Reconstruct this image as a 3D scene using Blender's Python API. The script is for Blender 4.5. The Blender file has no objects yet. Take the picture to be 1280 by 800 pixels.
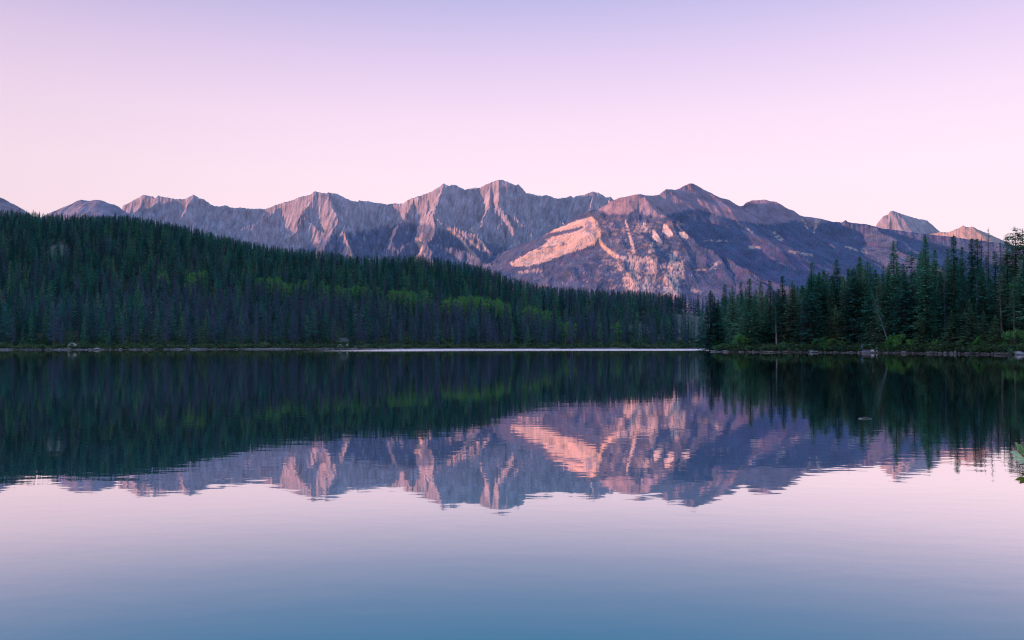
import bpy, bmesh, math, random
import numpy as np
from mathutils import Vector, Matrix, Euler

# ------------------------------------------------------------------ camera, sky, sun, exposure
SC = bpy.context.scene
COL = SC.collection
F = 1000.0                      # focal length in photograph pixels (1280 wide)
HOR = 431.0                     # horizon row in the photograph
CAMZ = 2.0
PITCH = math.atan((HOR - 400.0) / F)
cam_d = bpy.data.cameras.new('camera')
cam_d.sensor_width = 36.0
cam_d.lens = 36.0 * F / 1280.0
cam_d.clip_start = 0.05
cam_d.clip_end = 60000.0
cam = bpy.data.objects.new('camera', cam_d)
cam.location = (0, 0, CAMZ)
cam.rotation_euler = (math.pi / 2 + PITCH, 0, 0)
COL.objects.link(cam)
SC.camera = cam

SUN_AZ = math.radians(74.0)     # measured from straight behind the camera towards the left
SUN_EL = math.radians(6.5)
TO_SUN = Vector((-math.sin(SUN_AZ) * math.cos(SUN_EL), -math.cos(SUN_AZ) * math.cos(SUN_EL), math.sin(SUN_EL)))

world = bpy.data.worlds.new('World')
SC.world = world
world.use_nodes = True
wn, wl = world.node_tree.nodes, world.node_tree.links
wn.clear()
w_out = wn.new('ShaderNodeOutputWorld')
w_bg = wn.new('ShaderNodeBackground')
w_bg.inputs['Strength'].default_value = 0.1
sky = wn.new('ShaderNodeTexSky')
sky.sky_type = 'NISHITA'
sky.sun_disc = False
sky.sun_elevation = SUN_EL
sky.sun_rotation = math.atan2(TO_SUN.x, TO_SUN.y)
sky.altitude = 1200
sky.air_density = 1.0
sky.dust_density = 1.5
sky.ozone_density = 2.0
w_tc = wn.new('ShaderNodeTexCoord')
w_sep = wn.new('ShaderNodeSeparateXYZ')
wl.new(w_tc.outputs['Generated'], w_sep.inputs[0])
w_ramp = wn.new('ShaderNodeValToRGB')
wl.new(w_sep.outputs['Z'], w_ramp.inputs[0])

def srgb(r, g, b):
    def f(c):
        c /= 255.0
        return c / 12.92 if c <= 0.04045 else ((c + 0.055) / 1.055) ** 2.4
    return (f(r), f(g), f(b), 1.0)

# dusk sky: rose at the horizon, lilac above, blue towards the zenith
def sk(r, g, b, k=1.0):
    c = srgb(r, g, b)
    return (c[0] * k, c[1] * k, c[2] * k, 1.0)
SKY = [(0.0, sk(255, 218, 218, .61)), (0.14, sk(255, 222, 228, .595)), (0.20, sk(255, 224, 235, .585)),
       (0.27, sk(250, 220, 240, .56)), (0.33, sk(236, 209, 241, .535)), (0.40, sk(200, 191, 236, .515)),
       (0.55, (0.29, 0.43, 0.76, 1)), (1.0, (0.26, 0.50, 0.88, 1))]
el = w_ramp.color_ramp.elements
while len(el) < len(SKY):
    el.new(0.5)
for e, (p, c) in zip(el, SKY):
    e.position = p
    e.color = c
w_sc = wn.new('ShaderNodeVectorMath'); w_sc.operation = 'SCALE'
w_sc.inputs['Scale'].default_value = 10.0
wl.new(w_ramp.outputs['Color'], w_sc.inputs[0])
w_mix = wn.new('ShaderNodeMix'); w_mix.data_type = 'RGBA'
w_mix.inputs['Factor'].default_value = 1.0; w_mix.blend_type = 'ADD'
w_ns = wn.new('ShaderNodeVectorMath'); w_ns.operation = 'SCALE'; w_ns.inputs['Scale'].default_value = 0.2
wl.new(sky.outputs['Color'], w_ns.inputs[0])
wl.new(w_ns.outputs[0], w_mix.inputs['A'])
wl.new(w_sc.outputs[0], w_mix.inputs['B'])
# the sky opposite the hidden sun is a little brighter than the sky beside it
w_dot = wn.new('ShaderNodeVectorMath'); w_dot.operation = 'DOT_PRODUCT'
wl.new(w_tc.outputs['Generated'], w_dot.inputs[0]); w_dot.inputs[1].default_value = (0.27, 0.96, 0.0)
w_mr = wn.new('ShaderNodeMapRange'); w_mr.interpolation_type = 'SMOOTHSTEP'
wl.new(w_dot.outputs['Value'], w_mr.inputs['Value'])
for i_, v_ in zip((1, 2, 3, 4), (0.55, 0.97, 0.86, 1.0)): w_mr.inputs[i_].default_value = v_
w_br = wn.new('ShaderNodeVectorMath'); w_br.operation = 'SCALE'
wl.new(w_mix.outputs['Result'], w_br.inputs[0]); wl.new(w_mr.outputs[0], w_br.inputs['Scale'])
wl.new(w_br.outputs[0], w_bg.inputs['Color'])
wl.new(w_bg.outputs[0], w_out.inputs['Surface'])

sun_d = bpy.data.lights.new('sun', 'SUN')
sun_d.energy = 5.0
sun_d.angle = math.radians(0.5)
sun_d.color = (1.0, 0.37, 0.21)
sun = bpy.data.objects.new('sun', sun_d)
sun.rotation_euler = (-TO_SUN).to_track_quat('-Z', 'Y').to_euler()
sun.location = (-300, 0, 300)
COL.objects.link(sun)

SC.view_settings.view_transform = 'Standard'
SC.view_settings.look = 'None'
SC.view_settings.exposure = 0.85
SC.view_settings.gamma = 1.0
SC.view_settings.use_curve_mapping = False
SC.render.engine = 'CYCLES'
SC.cycles.use_denoising = True
SC.cycles.denoising_prefilter = 'NONE'
SC.cycles.sample_clamp_indirect = 2.0
SC.cycles.filter_width = 1.1
SC.cycles.use_adaptive_sampling = False
SC.cycles.max_bounces = 6
SC.cycles.diffuse_bounces = 4
SC.cycles.glossy_bounces = 3
SC.cycles.volume_bounces = 0
SC.cycles.transparent_max_bounces = 8

# ------------------------------------------------------------------ helpers
rng = np.random.default_rng(11)
random.seed(5)

def elev(py):                   # photograph row -> tangent of elevation
    return np.tan(PITCH + np.arctan((400.0 - np.asarray(py, float)) / F))

def xk(px, py=431.0):           # photograph column -> X / Y ratio
    dy = (400.0 - np.asarray(py, float)) / F
    return ((np.asarray(px, float) - 640.0) / F) / (math.cos(PITCH) - math.sin(PITCH) * dy)

def at(px, py, Y):
    return Vector((float(xk(px, py)) * Y, Y, float(elev(py)) * Y + CAMZ))

def to_px(X, Y, Z):
    cy = Y * math.cos(PITCH) + (Z - CAMZ) * math.sin(PITCH)
    cz = -Y * math.sin(PITCH) + (Z - CAMZ) * math.cos(PITCH)
    return 640 + F * X / cy, 400 - F * cz / cy

_P = rng.permutation(512).astype(np.int64)
_P = np.concatenate([_P, _P])
_A = rng.uniform(0, 2 * np.pi, 512)
_GX, _GY = np.cos(_A), np.sin(_A)

def pnoise(x, y, seed=0):
    x = np.asarray(x, float) + seed * 17.31
    y = np.asarray(y, float) + seed * 9.77
    xi = np.floor(x).astype(np.int64); yi = np.floor(y).astype(np.int64)
    fx = x - xi; fy = y - yi
    u = fx * fx * fx * (fx * (fx * 6 - 15) + 10); v = fy * fy * fy * (fy * (fy * 6 - 15) + 10)
    def g(ix, iy, dx, dy):
        h = _P[(_P[ix & 511] + iy) & 511]
        return _GX[h] * dx + _GY[h] * dy
    a = g(xi, yi, fx, fy); b = g(xi + 1, yi, fx - 1, fy)
    c = g(xi, yi + 1, fx, fy - 1); d = g(xi + 1, yi + 1, fx - 1, fy - 1)
    return ((a + (b - a) * u) * (1 - v) + (c + (d - c) * u) * v) * 1.5

def fbm(x, y, oct=4, seed=0, gain=0.5):
    s = 0; a = 1.0; n = 0
    for i in range(oct):
        s = s + a * pnoise(x * 2 ** i, y * 2 ** i, seed + i * 3)
        n += a; a *= gain
    return s / n

def hash2(ix, iy, k):
    h = (ix.astype(np.int64) * 374761393 + iy.astype(np.int64) * 668265263 + k * 974634777) & 0xFFFFFFFF
    h = ((h ^ (h >> 13)) * 1274126177) & 0xFFFFFFFF
    h = (h ^ (h >> 16)) & 0xFFFFFFFF
    return h / 4294967295.0

def gullies(px_, py_, dx, dy):
    """stripes that run down the slope (direction given across it); returns height and its gradient"""
    ix = np.floor(px_); iy = np.floor(py_)
    fx = px_ - ix; fy = py_ - iy
    va = np.zeros_like(px_); gx = np.zeros_like(px_); gy = np.zeros_like(px_); wt = np.zeros_like(px_)
    for i in range(-2, 2):
        for j in range(-2, 2):
            hx = hash2(ix - i, iy - j, 1) * 0.5
            hy = hash2(ix - i, iy - j, 2) * 0.5
            qx = fx + i - hx; qy = fy + j - hy
            w = np.exp(-(qx * qx + qy * qy) * 2.0)
            wt += w
            mag = (qx * dx + qy * dy) * 2 * np.pi
            va += np.cos(mag) * w
            sn = -np.sin(mag) * w
            gx += sn * dx; gy += sn * dy
    return va / wt, gx / wt, gy / wt

def smooth(x, a, b):
    t = np.clip((np.asarray(x, float) - a) / (b - a), 0, 1)
    return t * t * (3 - 2 * t)

def mesh_np(name, V, Fq, mat, attrs=None, shade=True):
    me = bpy.data.meshes.new(name)
    V = np.ascontiguousarray(V, np.float32); Fq = np.ascontiguousarray(Fq, np.int32)
    me.vertices.add(len(V)); me.vertices.foreach_set('co', V.ravel())
    n = Fq.shape[1]
    me.loops.add(Fq.size); me.loops.foreach_set('vertex_index', Fq.ravel())
    me.polygons.add(len(Fq))
    me.polygons.foreach_set('loop_start', np.arange(0, Fq.size, n, dtype=np.int32))
    if shade:
        me.polygons.foreach_set('use_smooth', np.ones(len(Fq), bool))
    for k, c in (attrs or {}).items():
        at_ = me.attributes.new(k, 'FLOAT_COLOR', 'POINT')
        c4 = np.ones((len(V), 4), np.float32); c4[:, :3] = c
        at_.data.foreach_set('color', c4.ravel())
    me.update(calc_edges=True)
    if mat:
        me.materials.append(mat)
    return me

def grid_faces(nr, nc):
    i = np.arange(nr * nc).reshape(nr, nc)
    return np.stack([i[:-1, :-1], i[:-1, 1:], i[1:, 1:], i[1:, :-1]], -1).reshape(-1, 4)

def link(o, parent=None):
    COL.objects.link(o)
    if parent:
        o.parent = parent
    return o

def obj(name, me, parent=None):
    return link(bpy.data.objects.new(name, me), parent)

def tag(o, label, cat, group=None):
    o['label'] = label; o['category'] = cat
    if group: o['group'] = group
    return o

def structure(o, label=None):
    o['kind'] = 'structure'
    if label: o['label'] = label
    return o

class MB:
    """collects vertices and faces for one mesh"""
    def __init__(s): s.v = []; s.f = []; s.m = []
    def face(s, pts, m=0):
        b = len(s.v); s.v.extend([tuple(p) for p in pts]); s.f.append(tuple(range(b, b + len(pts)))); s.m.append(m)
    def tube(s, pts, rad, n=6, m=0, cap=True):
        b = len(s.v)
        pts = [Vector(p) for p in pts]
        for i, p in enumerate(pts):
            d = (pts[min(i + 1, len(pts) - 1)] - pts[max(i - 1, 0)]).normalized()
            a = d.cross(Vector((0.31, 0.95, 0.05)) if abs(d.z) > 0.6 else Vector((0, 0, 1))).normalized()
            c = d.cross(a)
            for j in range(n):
                t = 2 * math.pi * j / n
                s.v.append(tuple(p + (a * math.cos(t) + c * math.sin(t)) * rad[i]))
        for i in range(len(pts) - 1):
            for j in range(n):
                j2 = (j + 1) % n
                s.f.append((b + i * n + j, b + i * n + j2, b + (i + 1) * n + j2, b + (i + 1) * n + j)); s.m.append(m)
        if cap:
            s.f.append(tuple(b + j for j in range(n))[::-1]); s.m.append(m)
            e = b + (len(pts) - 1) * n
            s.f.append(tuple(e + j for j in range(n))); s.m.append(m)
    def box(s, c, d, m=0, rz=0.0):
        R = Matrix.Rotation(rz, 3, 'Z'); c = Vector(c); b = len(s.v)
        for z in (-1, 1):
            for x, y in ((-1, -1), (1, -1), (1, 1), (-1, 1)):
                s.v.append(tuple(c + R @ Vector((x * d[0] / 2, y * d[1] / 2, z * d[2] / 2))))
        for q in ((0, 3, 2, 1), (4, 5, 6, 7), (0, 1, 5, 4), (1, 2, 6, 5), (2, 3, 7, 6), (3, 0, 4, 7)):
            s.f.append(tuple(b + i for i in q)); s.m.append(m)
    def mesh(s, name, mats, smooth_=False):
        me = bpy.data.meshes.new(name)
        me.from_pydata(s.v, [], s.f)
        for m in (mats if isinstance(mats, (list, tuple)) else [mats]): me.materials.append(m)
        me.polygons.foreach_set('material_index', s.m)
        if smooth_: me.polygons.foreach_set('use_smooth', [True] * len(s.f))
        me.update()
        return me

# ------------------------------------------------------------------ materials
def new_mat(name):
    m = bpy.data.materials.new(name); m.use_nodes = True
    n, l = m.node_tree.nodes, m.node_tree.links
    n.clear()
    o = n.new('ShaderNodeOutputMaterial')
    return m, n, l, o

def mixrgb(n, l, fac, a, b, blend='MIX'):
    x = n.new('ShaderNodeMix'); x.data_type = 'RGBA'; x.blend_type = blend
    for s, v in (('Factor', fac), ('A', a), ('B', b)):
        if hasattr(v, 'is_linked') or hasattr(v, 'links'): l.new(v, x.inputs[s])
        else: x.inputs[s].default_value = v if s == 'Factor' else (*v[:3], 1)
    return x.outputs['Result']

def noise_node(n, l, scale, detail=4, rough=0.5, vec=None, coord='Object'):
    t = n.new('ShaderNodeTexNoise')
    t.inputs['Scale'].default_value = scale; t.inputs['Detail'].default_value = detail
    t.inputs['Roughness'].default_value = rough
    if vec is None:
        tc = n.new('ShaderNodeTexCoord'); vec = tc.outputs[coord]
    l.new(vec, t.inputs['Vector'])
    return t.outputs['Fac']

def ramp(n, l, inp, stops):
    r = n.new('ShaderNodeValToRGB'); l.new(inp, r.inputs[0])
    e = r.color_ramp.elements
    while len(e) < len(stops): e.new(0.5)
    for q, (p, c) in zip(e, stops):
        q.position = p; q.color = (*c[:3], 1) if not isinstance(c, (int, float)) else (c, c, c, 1)
    return r.outputs['Color']

def foliage_mat(name, stops, var=0.35, trans=0.25, nscale=0.6):
    """leaf colour: differs from plant to plant and from clump to clump"""
    m, n, l, o = new_mat(name)
    oi = n.new('ShaderNodeObjectInfo')
    base = ramp(n, l, oi.outputs['Random'], stops)
    base.node.color_ramp.interpolation = 'CONSTANT' if len(stops) > 4 else 'LINEAR'
    nz = noise_node(n, l, nscale, 3, 0.6)
    k = ramp(n, l, nz, [(0.25, 1 - var), (0.75, 1 + var)])
    c = mixrgb(n, l, 1.0, base, k, 'MULTIPLY')
    d = n.new('ShaderNodeBsdfDiffuse'); l.new(c, d.inputs['Color'])
    t = n.new('ShaderNodeBsdfTranslucent'); l.new(c, t.inputs['Color'])
    # leaves pass on about as much light as they throw back
    tcol = mixrgb(n, l, 1.0, c, (min(1, trans * 2.4),) * 3, 'MULTIPLY'); l.new(tcol, t.inputs['Color'])
    mx = n.new('ShaderNodeAddShader')
    l.new(d.outputs[0], mx.inputs[0]); l.new(t.outputs[0], mx.inputs[1])
    l.new(mx.outputs[0], o.inputs['Surface'])
    return m

def plain_mat(name, c1, c2, scale=3.0, rough=0.8, bump=0.0, spec=0.2, coord='Object', stretch=None):
    m, n, l, o = new_mat(name)
    tc = n.new('ShaderNodeTexCoord'); vec = tc.outputs[coord]
    if stretch:
        mp = n.new('ShaderNodeMapping'); mp.inputs['Scale'].default_value = stretch
        l.new(vec, mp.inputs['Vector']); vec = mp.outputs[0]
    nz = noise_node(n, l, scale, 5, 0.6, vec)
    c = ramp(n, l, nz, [(0.3, c1), (0.7, c2)])
    p = n.new('ShaderNodeBsdfPrincipled')
    l.new(c, p.inputs['Base Color']); p.inputs['Roughness'].default_value = rough
    p.inputs['Specular IOR Level'].default_value = spec
    if bump:
        b = n.new('ShaderNodeBump'); b.inputs['Strength'].default_value = bump; b.inputs['Distance'].default_value = 0.05
        l.new(nz, b.inputs['Height']); l.new(b.outputs[0], p.inputs['Normal'])
    l.new(p.outputs[0], o.inputs['Surface'])
    return m

M = {}
def br(st, k): return [(p, tuple(min(x * k, 0.19) for x in c)) for p, c in st]
M['spruce'] = foliage_mat('spruce_needles', br([(0.0, (0.014, 0.052, 0.034)), (0.2, (0.044, 0.108, 0.054)), (0.36, (0.020, 0.070, 0.044)), (0.55, (0.062, 0.130, 0.056)), (0.68, (0.015, 0.056, 0.042)), (0.84, (0.030, 0.088, 0.050))], 2.1), 0.6, 0.25)
M['young'] = foliage_mat('young_spruce_needles', [(0.0, (0.07, 0.13, 0.065)), (0.5, (0.10, 0.16, 0.07)), (1.0, (0.06, 0.12, 0.08))], 0.4, 0.3)
M['far_spruce'] = foliage_mat('forest_needles', br([(0.0, (0.006, 0.042, 0.036)), (0.16, (0.036, 0.130, 0.066)), (0.28, (0.010, 0.066, 0.054)), (0.42, (0.056, 0.160, 0.068)), (0.52, (0.018, 0.100, 0.070)), (0.68, (0.006, 0.038, 0.040)), (0.84, (0.024, 0.105, 0.092))], 1.45), 0.6, 0.2, 0.35)
M['dead_twig'] = foliage_mat('dead_twigs', [(0.0, (0.040, 0.068, 0.105)), (0.5, (0.062, 0.094, 0.138)), (1.0, (0.048, 0.086, 0.102))], 0.3, 0.1)
M['aspen'] = foliage_mat('aspen_leaves', [(0.0, (0.045, 0.150, 0.045)), (0.5, (0.070, 0.175, 0.050)), (1.0, (0.050, 0.140, 0.055))], 0.35, 0.35)
M['willow'] = foliage_mat('shore_shrub_leaves', [(0.0, (0.065, 0.19, 0.035)), (0.4, (0.05, 0.145, 0.05)), (0.7, (0.09, 0.175, 0.04)), (1.0, (0.05, 0.12, 0.055))], 0.4, 0.35, 1.5)
M['dry_brush'] = foliage_mat('undergrowth_leaves', [(0.0, (0.025, 0.055, 0.035)), (0.5, (0.060, 0.115, 0.048)), (1.0, (0.085, 0.115, 0.06))], 0.4, 0.3, 1.0)
M['bark'] = plain_mat('spruce_bark', (0.055, 0.045, 0.045), (0.12, 0.10, 0.095), 6, 0.95, 0, 0.05)
M['pale_bark'] = plain_mat('pale_bark', (0.13, 0.13, 0.125), (0.26, 0.25, 0.24), 5, 0.9, 0, 0.1)
M['grey_bark'] = plain_mat('weathered_bark', (0.05, 0.06, 0.09), (0.11, 0.12, 0.16), 5, 0.95, 0, 0.05)
M['rock'] = plain_mat('shore_rock', (0.16, 0.16, 0.17), (0.36, 0.34, 0.33), 2.5, 0.9, 0.6, 0.2)
M['driftwood'] = plain_mat('driftwood', (0.20, 0.18, 0.16), (0.42, 0.38, 0.34), 4, 0.9, 0.3, 0.1)

def mountain_mat(name, nscale, bump_d):
    m, n, l, o = new_mat(name)
    a = n.new('ShaderNodeAttribute'); a.attribute_name = 'albedo'
    tc = n.new('ShaderNodeTexCoord')
    mp = n.new('ShaderNodeMapping'); mp.inputs['Scale'].default_value = (1, 0.6, 0.6)
    l.new(tc.outputs['Object'], mp.inputs['Vector'])
    nz = noise_node(n, l, nscale, 8, 0.68, mp.outputs[0])
    k = ramp(n, l, nz, [(0.25, 0.60), (0.75, 1.40)])
    c = mixrgb(n, l, 1.0, a.outputs['Color'], k, 'MULTIPLY')
    mp2 = n.new('ShaderNodeMapping'); mp2.inputs['Scale'].default_value = (1.5, 0.5, 0.45)
    l.new(tc.outputs['Object'], mp2.inputs['Vector'])
    rt = n.new('ShaderNodeTexNoise'); rt.noise_type = 'RIDGED_MULTIFRACTAL'; rt.normalize = True
    rt.inputs['Scale'].default_value = 0.009; rt.inputs['Detail'].default_value = 7; rt.inputs['Roughness'].default_value = 0.6
    l.new(mp2.outputs[0], rt.inputs['Vector'])
    ad = n.new('ShaderNodeMath'); ad.operation = 'MULTIPLY_ADD'; l.new(rt.outputs['Fac'], ad.inputs[0]); ad.inputs[1].default_value = 1.6; l.new(nz, ad.inputs[2])
    b = n.new('ShaderNodeBump'); b.inputs['Strength'].default_value = 1.0; b.inputs['Distance'].default_value = bump_d
    l.new(ad.outputs[0], b.inputs['Height'])
    d = n.new('ShaderNodeBsdfDiffuse'); l.new(c, d.inputs['Color']); l.new(b.outputs[0], d.inputs['Normal'])
    d.inputs['Roughness'].default_value = 0.6
    l.new(d.outputs[0], o.inputs['Surface'])
    return m
M['mountain'] = mountain_mat('mountain_rock_and_forest', 0.012, 34.0)

def ground_mat():
    m, n, l, o = new_mat('forest_floor_and_shore')
    g = n.new('ShaderNodeNewGeometry')
    sp = n.new('ShaderNodeSeparateXYZ'); l.new(g.outputs['Position'], sp.inputs[0])
    nz = noise_node(n, l, 0.25, 6, 0.65)
    nf = noise_node(n, l, 2.2, 5, 0.65)
    floor_c = ramp(n, l, nz, [(0.3, (0.020, 0.032, 0.022)), (0.55, (0.045, 0.055, 0.035)), (0.75, (0.08, 0.075, 0.055))])
    grav = ramp(n, l, nf, [(0.3, (0.07, 0.07, 0.07)), (0.55, (0.15, 0.145, 0.14)), (0.75, (0.27, 0.255, 0.24))])
    mad = n.new('ShaderNodeMath'); mad.operation = 'MULTIPLY_ADD'
    l.new(nz, mad.inputs[0]); mad.inputs[1].default_value = -0.9; l.new(sp.outputs['Z'], mad.inputs[2])
    fac = ramp(n, l, mad.outputs[0], [(0.0, 1.0), (0.22, 0.0)])
    c = mixrgb(n, l, fac, floor_c, grav)
    a = n.new('ShaderNodeAttribute'); a.attribute_name = 'stony'
    c = mixrgb(n, l, a.outputs['Fac'], c, grav)
    d = n.new('ShaderNodeBsdfDiffuse'); l.new(c, d.inputs['Color'])
    l.new(d.outputs[0], o.inputs['Surface'])
    return m
M['ground'] = ground_mat()

def water_mat():
    m, n, l, o = new_mat('lake_water')
    g = n.new('ShaderNodeNewGeometry')
    pos = g.outputs['Position']
    # long low swell and fine ripples, gathered in drifting patches
    mp = n.new('ShaderNodeMapping'); mp.inputs['Scale'].default_value = (0.55, 1.0, 1.0)
    mp.inputs['Rotation'].default_value = (0, 0, math.radians(12))
    l.new(pos, mp.inputs['Vector'])
    r1 = noise_node(n, l, 3.0, 2, 0.45, mp.outputs[0])
    r2 = noise_node(n, l, 0.35, 2, 0.5, mp.outputs[0])
    patch = noise_node(n, l, 0.05, 3, 0.5, mp.outputs[0])
    pf = ramp(n, l, patch, [(0.35, 0.35), (0.65, 1.0)])
    mul = n.new('ShaderNodeMath'); mul.operation = 'MULTIPLY'
    l.new(r1, mul.inputs[0]); l.new(pf, mul.inputs[1])
    b1 = n.new('ShaderNodeBump'); b1.inputs['Strength'].default_value = 1.0; b1.inputs['Distance'].default_value = 0.0022
    l.new(mul.outputs[0], b1.inputs['Height'])
    b2 = n.new('ShaderNodeBump'); b2.inputs['Strength'].default_value = 1.0; b2.inputs['Distance'].default_value = 0.003
    l.new(r2, b2.inputs['Height']); l.new(b1.outputs[0], b2.inputs['Normal'])
    # a wind-ruffled lane before the far shore
    sp = n.new('ShaderNodeSeparateXYZ'); l.new(pos, sp.inputs[0])
    wn_ = noise_node(n, l, 0.02, 3, 0.5)
    def mr(inp, a, b_, c=0.0, d=1.0):
        x = n.new('ShaderNodeMapRange'); x.interpolation_type = 'SMOOTHSTEP'
        l.new(inp, x.inputs['Value'])
        for i, v in zip((1, 2, 3, 4), (a, b_, c, d)): x.inputs[i].default_value = v
        return x.outputs[0]
    def mth(op, a, b_=None):
        x = n.new('ShaderNodeMath'); x.operation = op
        for i, v in ((0, a), (1, b_)):
            if v is None: continue
            if isinstance(v, (int, float)): x.inputs[i].default_value = v
            else: l.new(v, x.inputs[i])
        return x.outputs[0]
    yy = mth('ADD', sp.outputs['Y'], mth('MULTIPLY', mth('SUBTRACT', wn_, 0.5), 60.0))
    skew = mth('ADD', yy, mth('MULTIPLY', sp.outputs['X'], -0.28))
    lane = mth('MULTIPLY', mr(skew, 232, 285), mr(yy, 470, 455))
    lane = mth('MULTIPLY', lane, mr(sp.outputs['X'], -78, -40))
    brk = noise_node(n, l, 0.9, 4, 0.6, None)
    lane = mth('MULTIPLY', lane, mr(brk, 0.34, 0.58, 0.15, 1.0))
    rough = mth('ADD', mth('MULTIPLY', lane, 0.40), 0.02)
    # reflectance against the viewing angle
    lw = n.new('ShaderNodeLayerWeight'); lw.inputs['Blend'].default_value = 0.5
    l.new(b2.outputs[0], lw.inputs['Normal'])
    cosv = mth('SUBTRACT', 1.0, lw.outputs['Facing'])
    refl = ramp(n, l, cosv, [(0.0, 1.0), (0.10, 0.988), (0.15, 0.925), (0.19, 0.71), (0.22, 0.50), (0.26, 0.28), (0.30, 0.15), (0.345, 0.07)])
    refl_f = mth('MAXIMUM', refl, lane)
    gl = n.new('ShaderNodeBsdfGlossy'); gl.distribution = 'GGX'
    gl.inputs['Color'].default_value = (0.96, 0.90, 0.91, 1)
    l.new(rough, gl.inputs['Roughness']); l.new(b2.outputs[0], gl.inputs['Normal'])
    df = n.new('ShaderNodeBsdfDiffuse'); df.inputs['Color'].default_value = (0.045, 0.245, 0.275, 1)
    mx = n.new('ShaderNodeMixShader')
    l.new(refl_f, mx.inputs[0]); l.new(df.outputs[0], mx.inputs[1]); l.new(gl.outputs[0], mx.inputs[2])
    l.new(mx.outputs[0], o.inputs['Surface'])
    return m
M['water'] = water_mat()

# ------------------------------------------------------------------ terrain
SHORE_PX = np.array([-400, 0, 120, 220, 320, 400, 520, 640, 760, 880, 1000, 1700.])
SHORE_Y = np.array([300, 312, 318, 330, 352, 385, 396, 400, 400, 402, 430, 430.])
TREE_TOP = np.array([(-400, 268), (-100, 262), (0, 262), (40, 265), (80, 267), (140, 268), (165, 269), (200, 276), (240, 284), (270, 292),
                     (300, 299), (345, 307), (400, 313), (440, 319), (480, 320), (520, 319), (560, 324), (600, 331),
                     (640, 347), (680, 357), (740, 362), (800, 364), (850, 368), (900, 370), (1000, 372), (1300, 372), (1700, 372)], float)
CREST_Y = np.array([(-400, 960), (0, 900), (200, 860), (400, 780), (600, 700), (700, 640), (900, 620), (1700, 620)], float)
HL = np.array([(60, 222), (71, 210), (87, 200), (95, 182), (102, 160), (120, 130), (170, 90), (400, 40)], float)  # headland waterline X, Y

def headland_off(X, Y):
    """distance behind the headland waterline (positive on land)"""
    front = Y - np.interp(X, HL[:, 0], HL[:, 1], left=222)
    side = (X - 55.5) - (Y - 222) * 0.262
    return np.minimum(front * 0.9, side) + 1.6 * pnoise(X / 9, Y / 9, 4)

def terrain(X, Y, full=False):
    X = np.asarray(X, float); Y = np.asarray(Y, float)
    Ys = np.maximum(Y, 30.0)
    px = 640 + 1000 * X / Ys
    px = np.where(Y < 30, np.where(X < 0, -400, 1700), px)
    ysh = np.interp(px, SHORE_PX, SHORE_Y) + 5 * pnoise(X / 30, Y / 60, 1) + 2 * pnoise(X / 9, Y / 20, 2)
    yc = np.interp(px, CREST_Y[:, 0], CREST_Y[:, 1])
    top = np.interp(px, TREE_TOP[:, 0], TREE_TOP[:, 1])
    zc = elev(top) * yc + CAMZ - 11.5
    s_far = Y - ysh
    t = np.clip(s_far / (yc - ysh), 0, 3.0)
    rise = np.where(t < 1, 0.55 * t + 0.45 * smooth(t, 0.12, 1.0), 1.0 - 0.35 * smooth(t, 1.0, 2.0))
    zf = np.where(s_far > 0, 0.25 * np.minimum(s_far, 4) ** 0.8 + zc * rise * smooth(s_far, -5, 60), 0)
    zf = zf + np.where(s_far > 0, smooth(s_far, 20, 150) * (9 * fbm(X / 130, Y / 160, 3, 7) + 2.0 * pnoise(X / 35, Y / 35, 9)), 0)
    zf = zf * (1 - 0.75 * smooth(Y, 1400, 3500))
    s_head = headland_off(X, Y)
    zh = np.where(s_head > 0, 0.28 * np.minimum(s_head, 3) + 0.10 * np.clip(s_head - 3, 0, 80) + 1.0 * pnoise(X / 12, Y / 12, 5) * smooth(s_head, 3, 15)
                  + smooth(X, 95, 180) * smooth(s_head, 8, 70) * 5, 0)
    # near bank under and beside the camera, side shores out of view
    s_near = np.maximum(3.0 - Y + 0.5 * pnoise(X / 3, Y / 3, 6), np.minimum(X - (0.70 * Y + 1.2), 16 - Y) + 0.25 * pnoise(X / 2, Y / 2, 8))
    s_left = -(X + 330) - 40 * pnoise(Y / 90, X / 300, 3)
    s_right = X - 330 + 40 * pnoise(Y / 80, X / 300, 13)
    s_back = -(Y + 14)
    zn = np.where(s_near > 0, 0.45 * np.minimum(s_near, 1.6), 0) + np.where(s_back > 0, np.minimum(s_back * 0.05, 60), 0)
    zs = np.where(s_left > 0, 0.08 * s_left, 0)
    zr = np.where(s_right > 0, 0.06 * np.minimum(s_right, 800), 0)
    # ridge added out of view at the left, shaped to block the low sun
    ridge = 560 * np.exp(-((X + 2500) / 620) ** 2) * smooth(Y, -5200, -3800) * (1 - smooth(Y, 1500, 2400)) * (1 + 0.12 * fbm(X / 500, Y / 500, 3, 21))
    zs = np.where(s_left > 0, np.minimum(zs, 40) + ridge, 0)
    s = np.maximum.reduce([s_far, s_head, s_near, s_left, s_right, s_back])
    z = np.maximum.reduce([zf, zh, zn, zs, zr])
    z = np.where(s > 0, z + 0.03, np.maximum(-6.0, 0.35 * s - 0.05))
    return (z, s_far, s_head) if full else z

def stony_mask(X, Y, Z):
    p, q = to_px(X, np.maximum(Y, 20.0), Z)
    nz = fbm(X / 14, Y / 14, 3, 31)
    def blob(cx, cy, rx, ry): return smooth(1 - ((p - cx) / rx) ** 2 - ((q - cy) / ry) ** 2 + nz * 0.9, 0.0, 0.35)
    far = Y > 290
    m = np.maximum.reduce([blob(868, 407, 34, 17), blob(800, 412, 16, 8), blob(72, 313, 15, 9), blob(430, 428, 12, 6) , blob(95, 431, 9, 6)])
    return np.where(far, m, 0) * 0.75

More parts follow.
